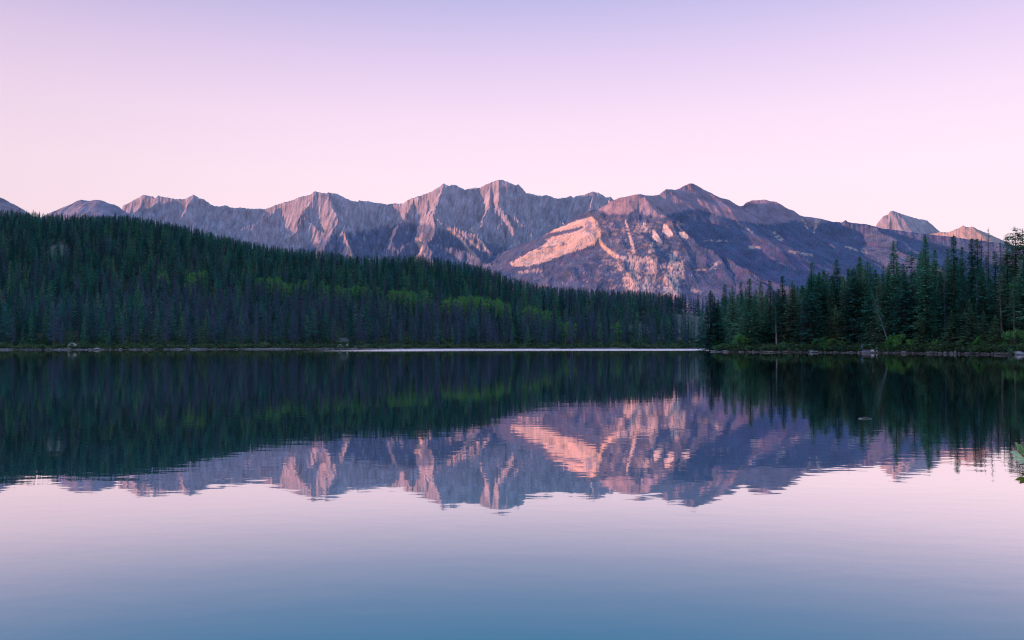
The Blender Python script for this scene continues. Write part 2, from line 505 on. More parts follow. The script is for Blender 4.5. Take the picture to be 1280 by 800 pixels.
r_ = np.concatenate([np.geomspace(1.5, 130, 70, endpoint=False), np.linspace(130, 300, 130, endpoint=False),
                     np.linspace(300, 460, 90, endpoint=False), np.geomspace(460, 1300, 110, endpoint=False), np.geomspace(1300, 24000, 70)])
th = np.concatenate([np.linspace(-180, -38, 110, endpoint=False), np.linspace(-38, 38, 520, endpoint=False), np.linspace(38, 180, 111)])
TH, RR = np.meshgrid(np.radians(th), r_)
GX, GY = RR * np.sin(TH), RR * np.cos(TH)
GZ = terrain(GX, GY)
st = stony_mask(GX, GY, GZ)
me = mesh_np('ground', np.stack([GX, GY, GZ], -1).reshape(-1, 3), grid_faces(*GX.shape), M['ground'], {'stony': st.reshape(-1, 1).repeat(3, 1)})
ground = structure(obj('ground', me), 'wooded shore, hill and headland ground around the lake')

wm = MB(); wm.face([(-900, -40, 0), (900, -40, 0), (900, 560, 0), (-900, 560, 0)])
lake = structure(obj('lake', wm.mesh('lake', M['water'])), 'calm lake mirroring the mountains and the dusk sky')

# ------------------------------------------------------------------ mountains
def blur1(a, s):
    if s <= 0: return a.copy()
    n = int(4 * s) + 1
    k = np.exp(-0.5 * (np.arange(-n, n + 1) / s) ** 2); k /= k.sum()
    return np.convolve(np.pad(a, n, mode='edge'), k, mode='valid')

def tent(XX, YY, Z, pts, m):
    """raise Z to a ridge that follows pts (X, Y, Z) with side slope m"""
    for (a, b) in zip(pts[:-1], pts[1:]):
        ax, ay, az = a; dx, dy, dz = b[0] - ax, b[1] - ay, b[2] - az
        L2 = dx * dx + dy * dy
        t = np.clip(((XX - ax) * dx + (YY - ay) * dy) / L2, 0, 1)
        d = np.hypot(XX - (ax + t * dx), YY - (ay + t * dy))
        np.maximum(Z, az + t * dz - m * d, out=Z)
    return Z

def mountain(name, sky_pts, yc_pts, back, front, step, rows, wall, spur_m, spurs, ero, ero_scale, colour, label):
    sp = np.array(sky_pts, float)
    px = np.arange(sp[0, 0], sp[-1, 0] + step / 2, step)
    top = np.interp(px, sp[:, 0], sp[:, 1])
    top = top + (0.7 * fbm(px / 5.0, px * 0 + 3.3, 3, 41) + 0.5 * fbm(px / 1.7, px * 0 + 7.7, 2, 43)) * ero
    yc = blur1(np.interp(px, [p[0] for p in yc_pts], [p[1] for p in yc_pts]), 12 / step)
    kx = xk(px, 300.0)
    e = elev(top)
    zc = e * yc + CAMZ
    Y = np.linspace(yc.max() + back, yc.min() - front, rows)
    YY = Y[:, None] * np.ones_like(px)[None, :]
    XX = kx[None, :] * YY
    d = (yc[None, :] - YY)
    ad = np.abs(d)
    zb = blur1(zc, 2.0 / step)
    sub = np.unique(np.append(np.arange(0, len(px), max(1, int(7 / step))), len(px) - 1))
    wx = XX + 90 * fbm(XX / 500, YY / 500, 2, 51) * np.clip(ad / 400, 0, 1); wy = YY + 90 * fbm(XX / 500, YY / 500, 2, 53) * np.clip(ad / 400, 0, 1)
    Z = np.full(XX.shape, -1e4)
    tent(wx, wy, Z, [(kx[i] * yc[i], yc[i], zb[i]) for i in sub], wall)
    for pts, m in spurs(px, yc, zc, kx):
        tent(wx, wy, Z, pts, m)
    fade = smooth(YY, Y[-1], Y[-1] + 700)
    Z = Z * fade
    foot = 40 + 60 * fbm(XX / 700, YY / 700, 3, 61)
    Z = np.maximum(Z, foot)
    # erosion: gullies that follow the slope
    def grad(Zz):
        zk = np.gradient(Zz, kx, axis=1); zy = np.gradient(Zz, Y, axis=0)
        return zk / YY, zy - zk * kx[None, :] / YY
    gx, gy = grad(Z)
    S = ero_scale
    near = smooth(ad, 15, 260)
    hx = np.zeros_like(Z); hy = np.zeros_like(Z); hh = np.zeros_like(Z)
    amp = 0.5; fr = 1.0
    for o in range(6):
        dx = gy * 1.6 + hy; dy = -(gx * 1.6 + hx)
        v, vx, vy = gullies(XX / S * fr, YY / S * fr, dx, dy)
        v = 1 - 2 * np.sqrt(np.clip((1 - v) / 2, 0, 1) + 1e-3)
        hh += v * amp; hx += vx * amp * fr * 0.5; hy += vy * amp * fr * 0.5
        amp *= 0.56; fr *= 2.0
    slope = np.clip(np.hypot(gx, gy), 0, 1)
    Z = Z + hh * S * 0.15 * ero * slope * (0.12 + 0.88 * near)
    # keep the surveyed skyline
    tgt = e
    for it in range(2):
        cur = ((Z - CAMZ) / YY).max(0)
        s = tgt / cur
        ss = blur1(s, 10 / step)
        wgt = np.exp(-(d / 160.0) ** 2)
        Z = Z * (ss[None, :] * (1 - wgt) + s[None, :] * wgt)
    gx, gy = grad(Z)
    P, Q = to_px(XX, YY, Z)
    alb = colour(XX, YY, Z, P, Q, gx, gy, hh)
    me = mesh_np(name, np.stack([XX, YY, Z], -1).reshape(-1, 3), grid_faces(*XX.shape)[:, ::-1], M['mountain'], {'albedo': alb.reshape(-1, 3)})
    o = obj(name, me)
    return structure(o, label)

def lerp3(a, b, f):
    f = np.clip(f, 0, 1)[..., None]
    return np.asarray(a) * (1 - f) + np.asarray(b) * f

def in_poly(P, Q, poly):
    c = np.zeros(P.shape, bool); n = len(poly)
    for i in range(n):
        x1, y1 = poly[i]; x2, y2 = poly[(i + 1) % n]
        if y1 == y2: continue
        c ^= ((y1 > Q) != (y2 > Q)) & (P < (x2 - x1) * (Q - y1) / (y2 - y1) + x1)
    return c

def line_mask(P, Q, pts, w0, w1):
    best = np.zeros(P.shape)
    n = len(pts) - 1
    for i in range(n):
        (x1, y1), (x2, y2) = pts[i], pts[i + 1]
        dx, dy = x2 - x1, y2 - y1
        t = np.clip(((P - x1) * dx + (Q - y1) * dy) / (dx * dx + dy * dy), 0, 1)
        d = np.hypot(P - x1 - t * dx, Q - y1 - t * dy)
        w = w0 + (w1 - w0) * (i + t) / n
        best = np.maximum(best, 1 - smooth(d, w * 0.7, w * 1.3))
    return best

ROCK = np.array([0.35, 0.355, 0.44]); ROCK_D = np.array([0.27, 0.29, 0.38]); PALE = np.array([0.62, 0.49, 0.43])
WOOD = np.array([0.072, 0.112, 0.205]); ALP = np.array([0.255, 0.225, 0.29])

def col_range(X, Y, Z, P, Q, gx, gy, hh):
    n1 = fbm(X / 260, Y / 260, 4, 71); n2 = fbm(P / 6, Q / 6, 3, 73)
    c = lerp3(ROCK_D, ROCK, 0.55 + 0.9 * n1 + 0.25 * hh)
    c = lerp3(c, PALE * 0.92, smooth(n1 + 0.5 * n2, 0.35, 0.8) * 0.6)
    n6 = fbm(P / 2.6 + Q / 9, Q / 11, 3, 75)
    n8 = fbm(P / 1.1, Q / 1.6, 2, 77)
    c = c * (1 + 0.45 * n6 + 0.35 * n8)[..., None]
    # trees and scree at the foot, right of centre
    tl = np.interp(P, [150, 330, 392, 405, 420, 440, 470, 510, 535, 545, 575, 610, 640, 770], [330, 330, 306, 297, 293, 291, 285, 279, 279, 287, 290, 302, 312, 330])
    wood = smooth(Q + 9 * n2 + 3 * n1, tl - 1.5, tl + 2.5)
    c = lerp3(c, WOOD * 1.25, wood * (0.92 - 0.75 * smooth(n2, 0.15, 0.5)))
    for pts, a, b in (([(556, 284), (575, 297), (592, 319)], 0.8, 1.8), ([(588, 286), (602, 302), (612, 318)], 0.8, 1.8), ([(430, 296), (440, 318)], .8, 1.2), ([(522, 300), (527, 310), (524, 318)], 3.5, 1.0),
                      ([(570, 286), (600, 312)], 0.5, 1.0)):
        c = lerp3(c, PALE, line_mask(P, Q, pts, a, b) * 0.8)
    return c

def col_front(X, Y, Z, P, Q, gx, gy, hh):
    n1 = fbm(X / 200, Y / 200, 4, 81); n2 = fbm(P / 5, Q / 3.2, 4, 83); n3 = fbm(P / 14, Q / 9, 3, 85); n4 = fbm(P / 1.6, Q / 1.6, 2, 87)
    c = np.ones(P.shape + (3,)) * WOOD
    c = c * (1 + 0.6 * np.clip(n4, -0.6, 0.8))[..., None]
    # bare top above the tree line
    tl = np.interp(P, [620, 735, 748, 760, 785, 795, 806, 822, 832, 845, 860, 875, 890, 905, 930, 955, 975, 992, 1004, 1012, 1022, 1034, 1050, 1100, 1290],
                   [250, 255, 262, 267, 268.5, 261, 268, 271.5, 270, 265, 262, 262, 266, 272, 277, 280, 280, 275, 277, 284, 279, 278, 277, 281, 300])
    bare = 1 - smooth(Q + 3.5 * n2, tl - 1.2, tl + 1.2)
    bare *= 1 - smooth(P, 1015, 1050)
    alp = lerp3(ALP * 0.85, ALP * 1.2, 0.5 + n1)
    alp = lerp3(alp, ALP * np.array([0.8, 0.8, 0.95]), smooth(P, 820, 860) * 0.5)
    c = lerp3(c, alp, bare)
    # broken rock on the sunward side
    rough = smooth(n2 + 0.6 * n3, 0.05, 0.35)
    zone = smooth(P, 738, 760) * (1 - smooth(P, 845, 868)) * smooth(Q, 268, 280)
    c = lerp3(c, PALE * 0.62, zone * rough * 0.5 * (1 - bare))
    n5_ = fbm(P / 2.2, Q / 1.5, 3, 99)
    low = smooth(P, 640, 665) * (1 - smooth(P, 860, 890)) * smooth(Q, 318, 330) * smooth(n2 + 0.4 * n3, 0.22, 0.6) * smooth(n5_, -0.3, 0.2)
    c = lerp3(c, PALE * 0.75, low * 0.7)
    def put(mask, alb, f=1.0):
        nonlocal c
        c = lerp3(c, alb, mask * f)
    n5 = fbm(P / 2.2, Q / 2.2, 3, 89); n7 = fbm(P / 1.8, Q / 5.5, 3, 95)
    blot = smooth(0.6 * n2 + 0.9 * n7 + 0.3 * n4, -0.4, 0.35)
    wob = 2.6 * n2 + 1.8 * n5
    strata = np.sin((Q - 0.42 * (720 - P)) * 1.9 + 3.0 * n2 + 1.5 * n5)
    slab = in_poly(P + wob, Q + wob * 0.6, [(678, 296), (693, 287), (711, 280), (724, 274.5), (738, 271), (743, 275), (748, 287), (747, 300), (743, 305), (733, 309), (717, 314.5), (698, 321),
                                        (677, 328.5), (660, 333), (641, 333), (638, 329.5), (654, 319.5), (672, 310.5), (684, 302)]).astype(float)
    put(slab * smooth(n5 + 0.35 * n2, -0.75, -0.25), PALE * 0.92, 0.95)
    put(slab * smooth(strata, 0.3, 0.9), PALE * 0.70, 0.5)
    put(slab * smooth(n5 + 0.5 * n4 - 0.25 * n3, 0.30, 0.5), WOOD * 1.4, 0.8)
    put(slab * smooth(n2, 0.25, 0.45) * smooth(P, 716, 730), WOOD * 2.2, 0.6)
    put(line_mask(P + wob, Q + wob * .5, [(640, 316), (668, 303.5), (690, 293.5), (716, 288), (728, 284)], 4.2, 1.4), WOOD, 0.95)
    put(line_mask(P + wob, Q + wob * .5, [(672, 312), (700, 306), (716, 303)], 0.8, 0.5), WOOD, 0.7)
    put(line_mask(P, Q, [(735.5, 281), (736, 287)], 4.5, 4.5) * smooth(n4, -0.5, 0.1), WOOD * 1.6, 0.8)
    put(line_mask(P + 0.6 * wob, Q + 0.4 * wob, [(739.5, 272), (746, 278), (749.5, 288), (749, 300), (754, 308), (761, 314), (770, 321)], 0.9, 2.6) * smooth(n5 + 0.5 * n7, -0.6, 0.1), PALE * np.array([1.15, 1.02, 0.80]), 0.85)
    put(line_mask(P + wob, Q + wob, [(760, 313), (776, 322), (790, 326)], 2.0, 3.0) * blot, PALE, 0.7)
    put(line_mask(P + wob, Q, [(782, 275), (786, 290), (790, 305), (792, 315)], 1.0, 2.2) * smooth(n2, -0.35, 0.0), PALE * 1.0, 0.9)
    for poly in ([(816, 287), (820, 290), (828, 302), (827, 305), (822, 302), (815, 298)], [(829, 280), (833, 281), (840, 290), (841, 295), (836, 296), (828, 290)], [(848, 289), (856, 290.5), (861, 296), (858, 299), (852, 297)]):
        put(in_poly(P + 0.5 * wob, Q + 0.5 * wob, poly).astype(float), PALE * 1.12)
    for pts, a, b in (([(786, 322), (797, 326), (812, 325), (818, 323)], 5, 3.5), ([(792, 326), (795, 345), (793, 360)], 6, 7), ([(815, 328), (813, 345), (810, 362)], 6, 7), ([(826, 333), (842, 330), (852, 329)], 2.5, 2.5),
                      ([(841, 318), (842, 340), (840, 365)], 4, 9), ([(850, 332), (851, 345)], 4, 4), ([(835, 345), (838, 362)], 6, 8), ([(770, 330), (776, 336)], 3, 3), ([(783, 345), (786, 358)], 4, 5), ([(815, 306), (814, 313)], 3, 4),
                      ([(800, 285), (806, 287)], 4, 3), ([(803, 278), (812, 289)], 2, 2)):
        put(line_mask(P + wob, Q + 0.6 * wob, pts, a * 1.1, b * 1.1) * blot, PALE * 1.0, 0.82)
    for pts, a, b in (([(880, 301), (915, 301.5)], .8, .6), ([(935, 309), (951, 310)], 2.0, 1.2), ([(968, 292), (977, 300)], 3, 2), ([(985, 314), (1015, 319)], 1.5, 1.5), ([(900, 328), (890, 334)], 1.5, 1.5), ([(868, 338), (895, 337)], 1.2, 1.2),
                      ([(866, 362), (875, 366)], 3, 2), ([(1058, 309), (1082, 316)], 1.5, 1.0), ([(935, 286), (941, 291)], 1, 1.5), ([(1004, 276), (1010, 286)], 2, .8), ([(1022, 276), (1018, 291)], 3.5, .6), ([(650, 340), (680, 338)], 2, 1.5)):
        put(line_mask(P + wob, Q + 0.6 * wob, pts, a, b) * smooth(n2, -0.25, 0.1), PALE * 0.85, 0.75)
    # warm sunlit tint painted into the dark woods, in patches, strongest lower right
    red = smooth(n3 + 0.3 * smooth(P, 870, 960) * (1 - smooth(P, 985, 1040)) * smooth(Q, 285, 310), 0.0, 0.5)
    dark = (c.mean(-1) < 0.15).astype(float)
    c = lerp3(c, c * np.array([1.35, 0.92, 1.0]), red * dark)
    return c

def col_plain(base, dark):
    base = np.array(base); dark = np.array(dark)
    def f(X, Y, Z, P, Q, gx, gy, hh):
        n1 = fbm(X / 240, Y / 240, 4, 91); n2 = fbm(P / 5, Q / 5, 3, 93)
        return lerp3(dark, base, 0.5 + 0.8 * n1 + 0.5 * n2)
    return f

def spurs_auto(pxs, lens, endf, m, seed):
    r = random.Random(seed)
    def f(px, yc, zc, kx):
        out = []
        zs = blur1(zc, 1.5)
        for p in pxs:
            i = int(np.clip(np.searchsorted(px, p), 0, len(px) - 1))
            X, Yv, Zv = kx[i] * yc[i], yc[i], zs[i] * 0.985
            L = r.uniform(*lens); drift = r.uniform(-0.28, 0.32)
            pts = [(X, Yv, Zv)]
            n = 6; x, y, z = X, Yv, Zv
            ez = Zv * r.uniform(*endf)
            for j in range(1, n + 1):
                t = j / n
                x += L / n * (drift + r.uniform(-0.35, 0.35)); y -= L / n
                z = Zv + (ez - Zv) * (t ** 0.8) + r.uniform(-20, 20) * (t < 1)
                pts.append((x, y, z))
            mm = m * r.uniform(0.85, 1.15)
            out.append((pts, mm))
            for q in range(2):       # side ribs
                j = r.randint(1, n - 2); bx, by, bz = pts[j]
                s_ = r.choice((-1, 1)); l2 = L * r.uniform(0.25, 0.45)
                out.append(([(bx, by, bz), (bx + s_ * l2 * 0.6, by - l2 * 0.5, bz * 0.82), (bx + s_ * l2 * 0.9, by - l2, bz * 0.6)], mm))
        return out
    return f

RANGE = [(140, 272), (150, 264), (152, 260), (153, 257), (160, 254), (167, 250), (172, 247), (178, 243.8), (184, 244.5), (190, 246), (194, 247.5), (197, 244.5), (200, 245.5), (205, 246.5), (212, 247.5), (220, 249), (228, 249), (233, 248), (237, 245.5), (241, 243.2),
         (245, 245.5), (249, 248), (254, 249), (258, 252), (262, 255), (268, 257.5), (274, 258), (280, 257), (284, 257), (288, 259.5), (294, 260), (300, 259.5), (308, 260.5), (316, 261), (325, 261), (333, 261), (340, 258), (348, 255), (356, 252.5), (365, 250.5),
         (372, 247), (380, 245), (388, 243), (391, 240), (394, 238.7), (398, 240.5), (404, 241.5), (412, 241), (420, 242), (424, 243.5), (430, 247), (436, 250), (442, 251.5), (447, 252), (449, 249.8), (452, 251), (455, 251.5), (461, 251.5), (466, 253), (474, 254), (484, 255.3),
         (492, 254.3), (498, 254.5), (504, 254), (510, 250), (517, 247), (527, 244), (535, 241), (543, 237.5), (549, 233.5), (554, 229.5), (558, 231), (562, 233), (564, 231), (570, 231.5), (575, 234), (581, 237.5), (586, 235.5), (592, 235), (600, 234.3), (604, 232.5), (609, 230),
         (613, 229), (618, 226), (624, 224.5), (628, 225), (631, 226.5), (634, 226), (637, 229), (642, 230.5), (645, 231.5), (648, 230), (651, 233), (655, 238), (658, 241.5), (665, 242), (672, 244.5), (677, 244.5), (684, 244), (690, 246.5), (696, 248.3), (702, 247.5), (708, 247),
         (713, 245.2), (717, 247), (722, 244.5), (730, 243.8), (735, 241.5), (742, 239.5), (749, 241), (752, 243), (757, 246.5), (763, 246), (768, 250.5), (785, 262), (820, 280)]
FRONT = [(560, 350), (590, 334), (620, 319.6), (636, 311.5), (652.5, 304.6), (668.7, 299.3), (680, 293.6), (693, 286.3), (708, 279), (724, 270), (737, 263.5), (748, 261), (758, 256), (766, 250.5), (775, 247), (782, 246), (790, 244), (800, 242.5), (808, 244.3), (815, 244.5),
         (824, 243.5), (828, 240), (833, 236.5), (838, 236.8), (844, 237.3), (850, 235.5), (855, 232.5), (862, 229.5), (867, 229.5), (872, 232), (880, 237), (890, 241.5), (900, 247), (906, 248.5), (912, 250), (918, 254), (925, 258), (930, 257), (932, 254), (940, 250.5), (950, 250),
         (957, 249.5), (963, 251.5), (970, 252), (976, 255), (985, 261), (992, 263), (1000, 269), (1005, 270.5), (1015, 271.5), (1025, 273), (1040, 277), (1053, 278), (1057, 275), (1060, 277.5), (1068, 279), (1082, 280), (1092, 282.5), (1102, 285.5), (1112, 286.5), (1130, 289), (1150, 291.5),
         (1170, 294), (1190, 296), (1210, 299), (1230, 301), (1250, 304), (1290, 311)]

def spurs_front(px, yc, zc, kx):
    def P3(p, q, Y): v = at(p, q, Y); return (v.x, v.y, v.z)
    out = [([P3(806, 246, 4760), P3(824, 268, 4480), P3(846, 285, 4250), P3(890, 308, 3950), P3(940, 333, 3650), P3(1000, 372, 3250)], 0.50),
           ([P3(863, 231, 5190), P3(888, 256, 4950), P3(905, 272, 4750)], 0.5),
           ([P3(956, 251, 5480), P3(966, 272, 5150), P3(990, 296, 4700), P3(1040, 330, 4200)], 0.5),
           ([P3(1005, 271, 5400), P3(1016, 290, 5050), P3(1070, 318, 4500)], 0.5),
           ([P3(1092, 283, 5150), P3(1120, 305, 4650), P3(1170, 335, 4100)], 0.42)]
    return out

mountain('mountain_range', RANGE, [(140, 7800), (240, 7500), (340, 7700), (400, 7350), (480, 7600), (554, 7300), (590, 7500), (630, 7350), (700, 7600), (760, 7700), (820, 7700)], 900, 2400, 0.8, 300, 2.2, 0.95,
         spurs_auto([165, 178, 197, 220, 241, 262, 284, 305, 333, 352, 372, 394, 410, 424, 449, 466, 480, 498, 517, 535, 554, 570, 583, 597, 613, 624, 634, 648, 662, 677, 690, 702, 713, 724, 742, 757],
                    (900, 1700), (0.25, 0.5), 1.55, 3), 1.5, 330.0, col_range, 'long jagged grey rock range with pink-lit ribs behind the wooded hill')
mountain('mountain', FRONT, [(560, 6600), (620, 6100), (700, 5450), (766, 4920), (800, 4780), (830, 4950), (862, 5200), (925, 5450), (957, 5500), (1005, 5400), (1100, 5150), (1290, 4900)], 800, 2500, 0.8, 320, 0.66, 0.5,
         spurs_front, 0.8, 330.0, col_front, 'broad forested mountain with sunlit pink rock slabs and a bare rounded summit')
mountain('mountain', [(-80, 205), (-40, 225), (0, 247), (6, 250), (13, 254), (22, 258), (30, 263), (40, 270), (70, 290)], [(-80, 7000), (70, 7200)], 700, 1800, 1.0, 120, 0.7, 0.8,
         spurs_auto([-60, -30, -5, 15], (600, 1200), (0.3, 0.6), 1.1, 5), 1.0, 260, col_plain((0.27, 0.25, 0.29), (0.16, 0.16, 0.22)), 'grey mountain flank sloping down at the left edge above the hill')
mountain('mountain', [(20, 285), (50, 272), (64, 265), (72, 262), (78, 259), (88, 255.5), (93, 252.5), (100, 249.5), (106, 250.5), (111, 251.2), (116, 250), (124, 250), (128, 251), (135, 254), (143, 256), (148, 258.5), (152, 262), (165, 270), (200, 282)], [(20, 6900), (200, 6700)], 700, 1600, 1.0, 120, 0.6, 0.7,
         spurs_auto([75, 92, 110, 126, 143], (600, 1100), (0.3, 0.6), 0.95, 6), 0.8, 260, col_plain((0.26, 0.27, 0.36), (0.15, 0.17, 0.26)), 'low rounded grey mountain left of the jagged range')
mountain('mountain', [(1070, 296), (1086, 288), (1095, 283), (1097, 279), (1102, 273), (1105, 269.5), (1111, 268), (1113, 264.5), (1117, 263.5), (1121, 265), (1130, 268.5), (1134, 269), (1140, 271.5), (1150, 274), (1158, 275), (1162, 278), (1168, 283), (1173, 288), (1182, 296), (1200, 305)], [(1070, 9000), (1200, 9300)], 700, 1800, 0.8, 140, 1.0, 1.0,
         spurs_auto([1098, 1108, 1117, 1130, 1142, 1156], (500, 1000), (0.5, 0.7), 1.5, 7), 1.2, 240, col_plain((0.34, 0.34, 0.40), (0.22, 0.23, 0.30)), 'distant blocky grey massif above the right headland trees')
mountain('mountain', [(1150, 296), (1165, 292), (1177, 290), (1185, 290.5), (1192, 288), (1200, 284.5), (1204, 281.8), (1208, 283.5), (1212, 284), (1216, 283.3), (1222, 286.5), (1230, 290), (1240, 294), (1250, 299), (1270, 308), (1300, 318)], [(1150, 8700), (1204, 8400), (1216, 8300), (1300, 8900)], 700, 1600, 0.8, 140, 0.7, 0.9,
         spurs_auto([1205, 1217, 1232], (500, 900), (0.5, 0.7), 1.2, 8), 1.0, 240, col_plain((0.38, 0.33, 0.31), (0.28, 0.25, 0.27)), 'far pair of pink-lit pointed peaks behind the headland treetops')
#@@TREES
# ------------------------------------------------------------------ plants: meshes
def conifer_mesh(seed, H, R, kind='full', whorl=0.55, dens=1.0, leaf=1.0):
    """returns (trunk MB, crown MB) for a spruce or pine of height H and crown radius R"""
    r = random.Random(seed)
    tr, cr = MB(), MB()
    bend = (r.uniform(-0.25, 0.25), r.uniform(-0.25, 0.25))
    def axis(u): return Vector((bend[0] * math.sin(u * 2.6), bend[1] * math.sin(u * 2.2), u * H))
    r0 = 0.0105 * H + 0.05
    tr.tube([axis(i / 9) + (Vector((0, 0, -0.6)) if i == 0 else Vector()) for i in range(10)], [r0 * (1 - 0.93 * i / 9) for i in range(10)], 7)
    u0 = {'full': 0.03, 'spire': 0.05, 'sparse': 0.34, 'pine': 0.42, 'round': 0.14}[kind]
    z = u0 * H
    phase = r.uniform(0, 6)
    lob = [r.uniform(0.75, 1.2) for _ in range(7)]
    while z < H * 0.985:
        u = z / H
        v = (u - u0) / (1 - u0)
        if kind == 'full': prof = (1 - v) ** 0.80 * (0.72 + 0.28 * min(1, v * 7))
        elif kind == 'spire': prof = (1 - v) ** 0.92 * (0.62 + 0.38 * math.sin(min(1.0, v * 1.7 + 0.35) * math.pi)) * 1.15 + 0.05 * (0.7 + 0.3 * min(1, v * 5))
        elif kind == 'sparse': prof = (1 - v) ** 0.6 * (0.55 + 0.6 * v * (1 - v))
        elif kind == 'round': prof = (1 - v) ** 0.55 * (0.45 + 0.55 * min(1, v * 3.2))
        else: prof = math.sqrt(max(0.02, 1 - (2 * v - 0.85) ** 2 * 0.72)) * 0.95
        L0 = R * prof * lob[int(u * 6.99)] ** 0.6 * r.uniform(0.8, 1.12)
        nb = max(3, int((4 + 3 * prof) * dens))
        for b in range(nb):
            if r.random() < (0.07 if kind in ('full', 'spire') else 0.25): continue
            a = phase + 2 * math.pi * (b + r.uniform(-0.35, 0.35)) / nb
            L = max(0.22, L0 * r.uniform(0.62, 1.18))
            dirv = Vector((math.cos(a), math.sin(a), 0)); side = Vector((-dirv.y, dirv.x, 0))
            up0 = (0.55 - 0.95 * (1 - v)) if kind != 'pine' else r.uniform(0.1, 0.5)
            def bp(s): return axis(u) + dirv * (L * s) + Vector((0, 0, L * (up0 * s * 0.55 - 0.28 * s * s + 0.20 * s ** 3)))
            n = max(3, int(L / (0.36 * leaf)))
            wv = 0.62 * leaf * min(1.0, 0.34 + 0.30 * L)
            if L > 0.9:
                tr.tube([bp(0), bp(0.55), bp(0.95)], [0.012 * L + 0.012, 0.010 * L, 0.006], 3, cap=False)
            for i in range(n):
                s = (i + r.uniform(0.25, 0.95)) / n
                if s < 0.18 and L > 1.2 and r.random() < 0.6: continue
                p = bp(s)
                for sg in (-1, 1):
                    if r.random() < 0.12: continue
                    ln = wv * r.uniform(0.6, 1.25) * (0.55 + 0.6 * (1 - s) + 0.12)
                    dd = (dirv * r.uniform(0.35, 0.9) + side * sg * r.uniform(0.45, 1.0) + Vector((0, 0, r.uniform(-0.55, 0.12)))).normalized()
                    ww = dd.cross(Vector((r.uniform(-.4, .4), r.uniform(-.4, .4), 1))).normalized() * ln * r.uniform(0.20, 0.34)
                    q = p + dd * ln
                    mid = p + dd * ln * 0.45
                    cr.face([p, mid + ww, q, mid - ww])
            t = bp(1.0); b0 = bp(0.72); w2 = side * 0.14 * leaf * min(1.0, 0.3 + 0.3 * L)
            cr.face([b0 - w2, t + Vector((0, 0, 0.05)), b0 + w2])
        phase += 2.4
        z += whorl * r.uniform(0.75, 1.25) * (0.55 + 0.45 * (1 - v))
    tip = axis(1.0)
    for a in (0, 1.05, 2.1):
        w2 = Vector((math.cos(a), math.sin(a), 0)) * 0.11
        cr.face([tip - w2 - Vector((0, 0, 0.9)), tip + w2 - Vector((0, 0, 0.9)), tip + Vector((0, 0, 0.25))])
    return tr, cr

def dead_mesh(seed, H, R, n=130, thick=1.0):
    """bare standing tree: trunk and grey twigs"""
    r = random.Random(seed)
    tr, cr = MB(), MB()
    lean = (r.uniform(-0.02, 0.02), r.uniform(-0.02, 0.02))
    def axis(u): return Vector((lean[0] * u * H, lean[1] * u * H, u * H))
    r0 = 0.010 * H + 0.04
    tr.tube([axis(i / 6) - (Vector((0, 0, 0.6)) if i == 0 else Vector()) for i in range(7)], [r0 * (1 - 0.9 * i / 6) for i in range(7)], 6)
    for k in range(n):
        u = 0.15 + 0.83 * r.random() ** 0.8
        a = r.uniform(0, 6.283); L = R * (1.02 - u) ** 0.7 * r.uniform(0.4, 1.15) + 0.15
        d = Vector((math.cos(a), math.sin(a), r.uniform(-0.45, 0.35))); s = Vector((-d.y, d.x, 0))
        p = axis(u); e = p + d * L + Vector((0, 0, -0.12 * L))
        w = (0.035 + 0.012 * L) * thick
        cr.face([p - Vector((0, 0, w)), e, p + Vector((0, 0, w))])
        for q in range(4):
            t = r.uniform(0.3, 1.0); m = p + (e - p) * t
            dd = (d * 0.5 + s * r.choice((-1, 1)) * r.uniform(0.4, 1.0) + Vector((0, 0, r.uniform(-0.6, 0.3)))).normalized() * L * r.uniform(0.25, 0.5)
            ww = Vector((r.uniform(-.5, .5), r.uniform(-.5, .5), 1)).normalized() * w * 1.1
            cr.face([m - ww, m + dd, m + ww])
    return tr, cr

def leafy_mesh(seed, H, R, base=0.35, clumps=16, leaves=45, leaf=0.30, stems=1):
    """broad-leaved tree or shrub: forking stems, leaf clumps with gaps between"""
    r = random.Random(seed)
    tr, cr = MB(), MB()
    cl = []
    for i in range(clumps):
        u = r.random(); a = r.uniform(0, 6.283)
        zz = base + (1 - base) * (u ** 0.8)
        rad = R * math.sqrt(max(0.05, 1 - ((zz - base) / (1 - base) * 1.5 - 0.62) ** 2)) * math.sqrt(r.uniform(0.15, 1.0))
        cl.append((Vector((rad * math.cos(a), rad * math.sin(a), zz * H * 0.95)), R * r.uniform(0.24, 0.42)))
    for s in range(stems):
        a = 6.283 * s / max(1, stems) + r.uniform(-.4, .4); o = 0.0 if stems == 1 else R * 0.3
        b = Vector((0.3 * o * math.cos(a), 0.3 * o * math.sin(a), -0.3)); t = Vector((o * math.cos(a), o * math.sin(a), H * 0.85))
        tr.tube([b, b.lerp(t, 0.4) + Vector((r.uniform(-.1, .1), r.uniform(-.1, .1), 0)), t], [0.013 * H + 0.015, 0.010 * H + 0.01, 0.012], 6)
    for c, rr in cl:
        b = Vector((c.x * 0.1, c.y * 0.1, max(0.05, c.z - (c.xy.length * 0.9 + 0.2 * H) * 0.6)))
        tr.tube([b, b.lerp(c, 0.55) + Vector((0, 0, 0.04 * H)), c], [0.006 * H + 0.008, 0.005 * H + 0.006, 0.006], 4, cap=False)
        for k in range(leaves):
            d = Vector((r.gauss(0, 1), r.gauss(0, 1), r.gauss(0, 0.8))).normalized() * rr * r.uniform(0.35, 1.1)
            p = c + d
            if p.z < 0.03: p.z = 0.03 + 0.1 * r.random()
            a = Vector((r.gauss(0, 1), r.gauss(0, 1), r.gauss(0, 1))).normalized()
            b2 = a.cross(Vector((r.gauss(0, 1), r.gauss(0, 1), r.gauss(0, 1)))).normalized()
            l = leaf * r.uniform(0.6, 1.3)
            cr.face([p - a * l * .5, p + b2 * l * .32, p + a * l * .5, p - b2 * l * .32])
    return tr, cr

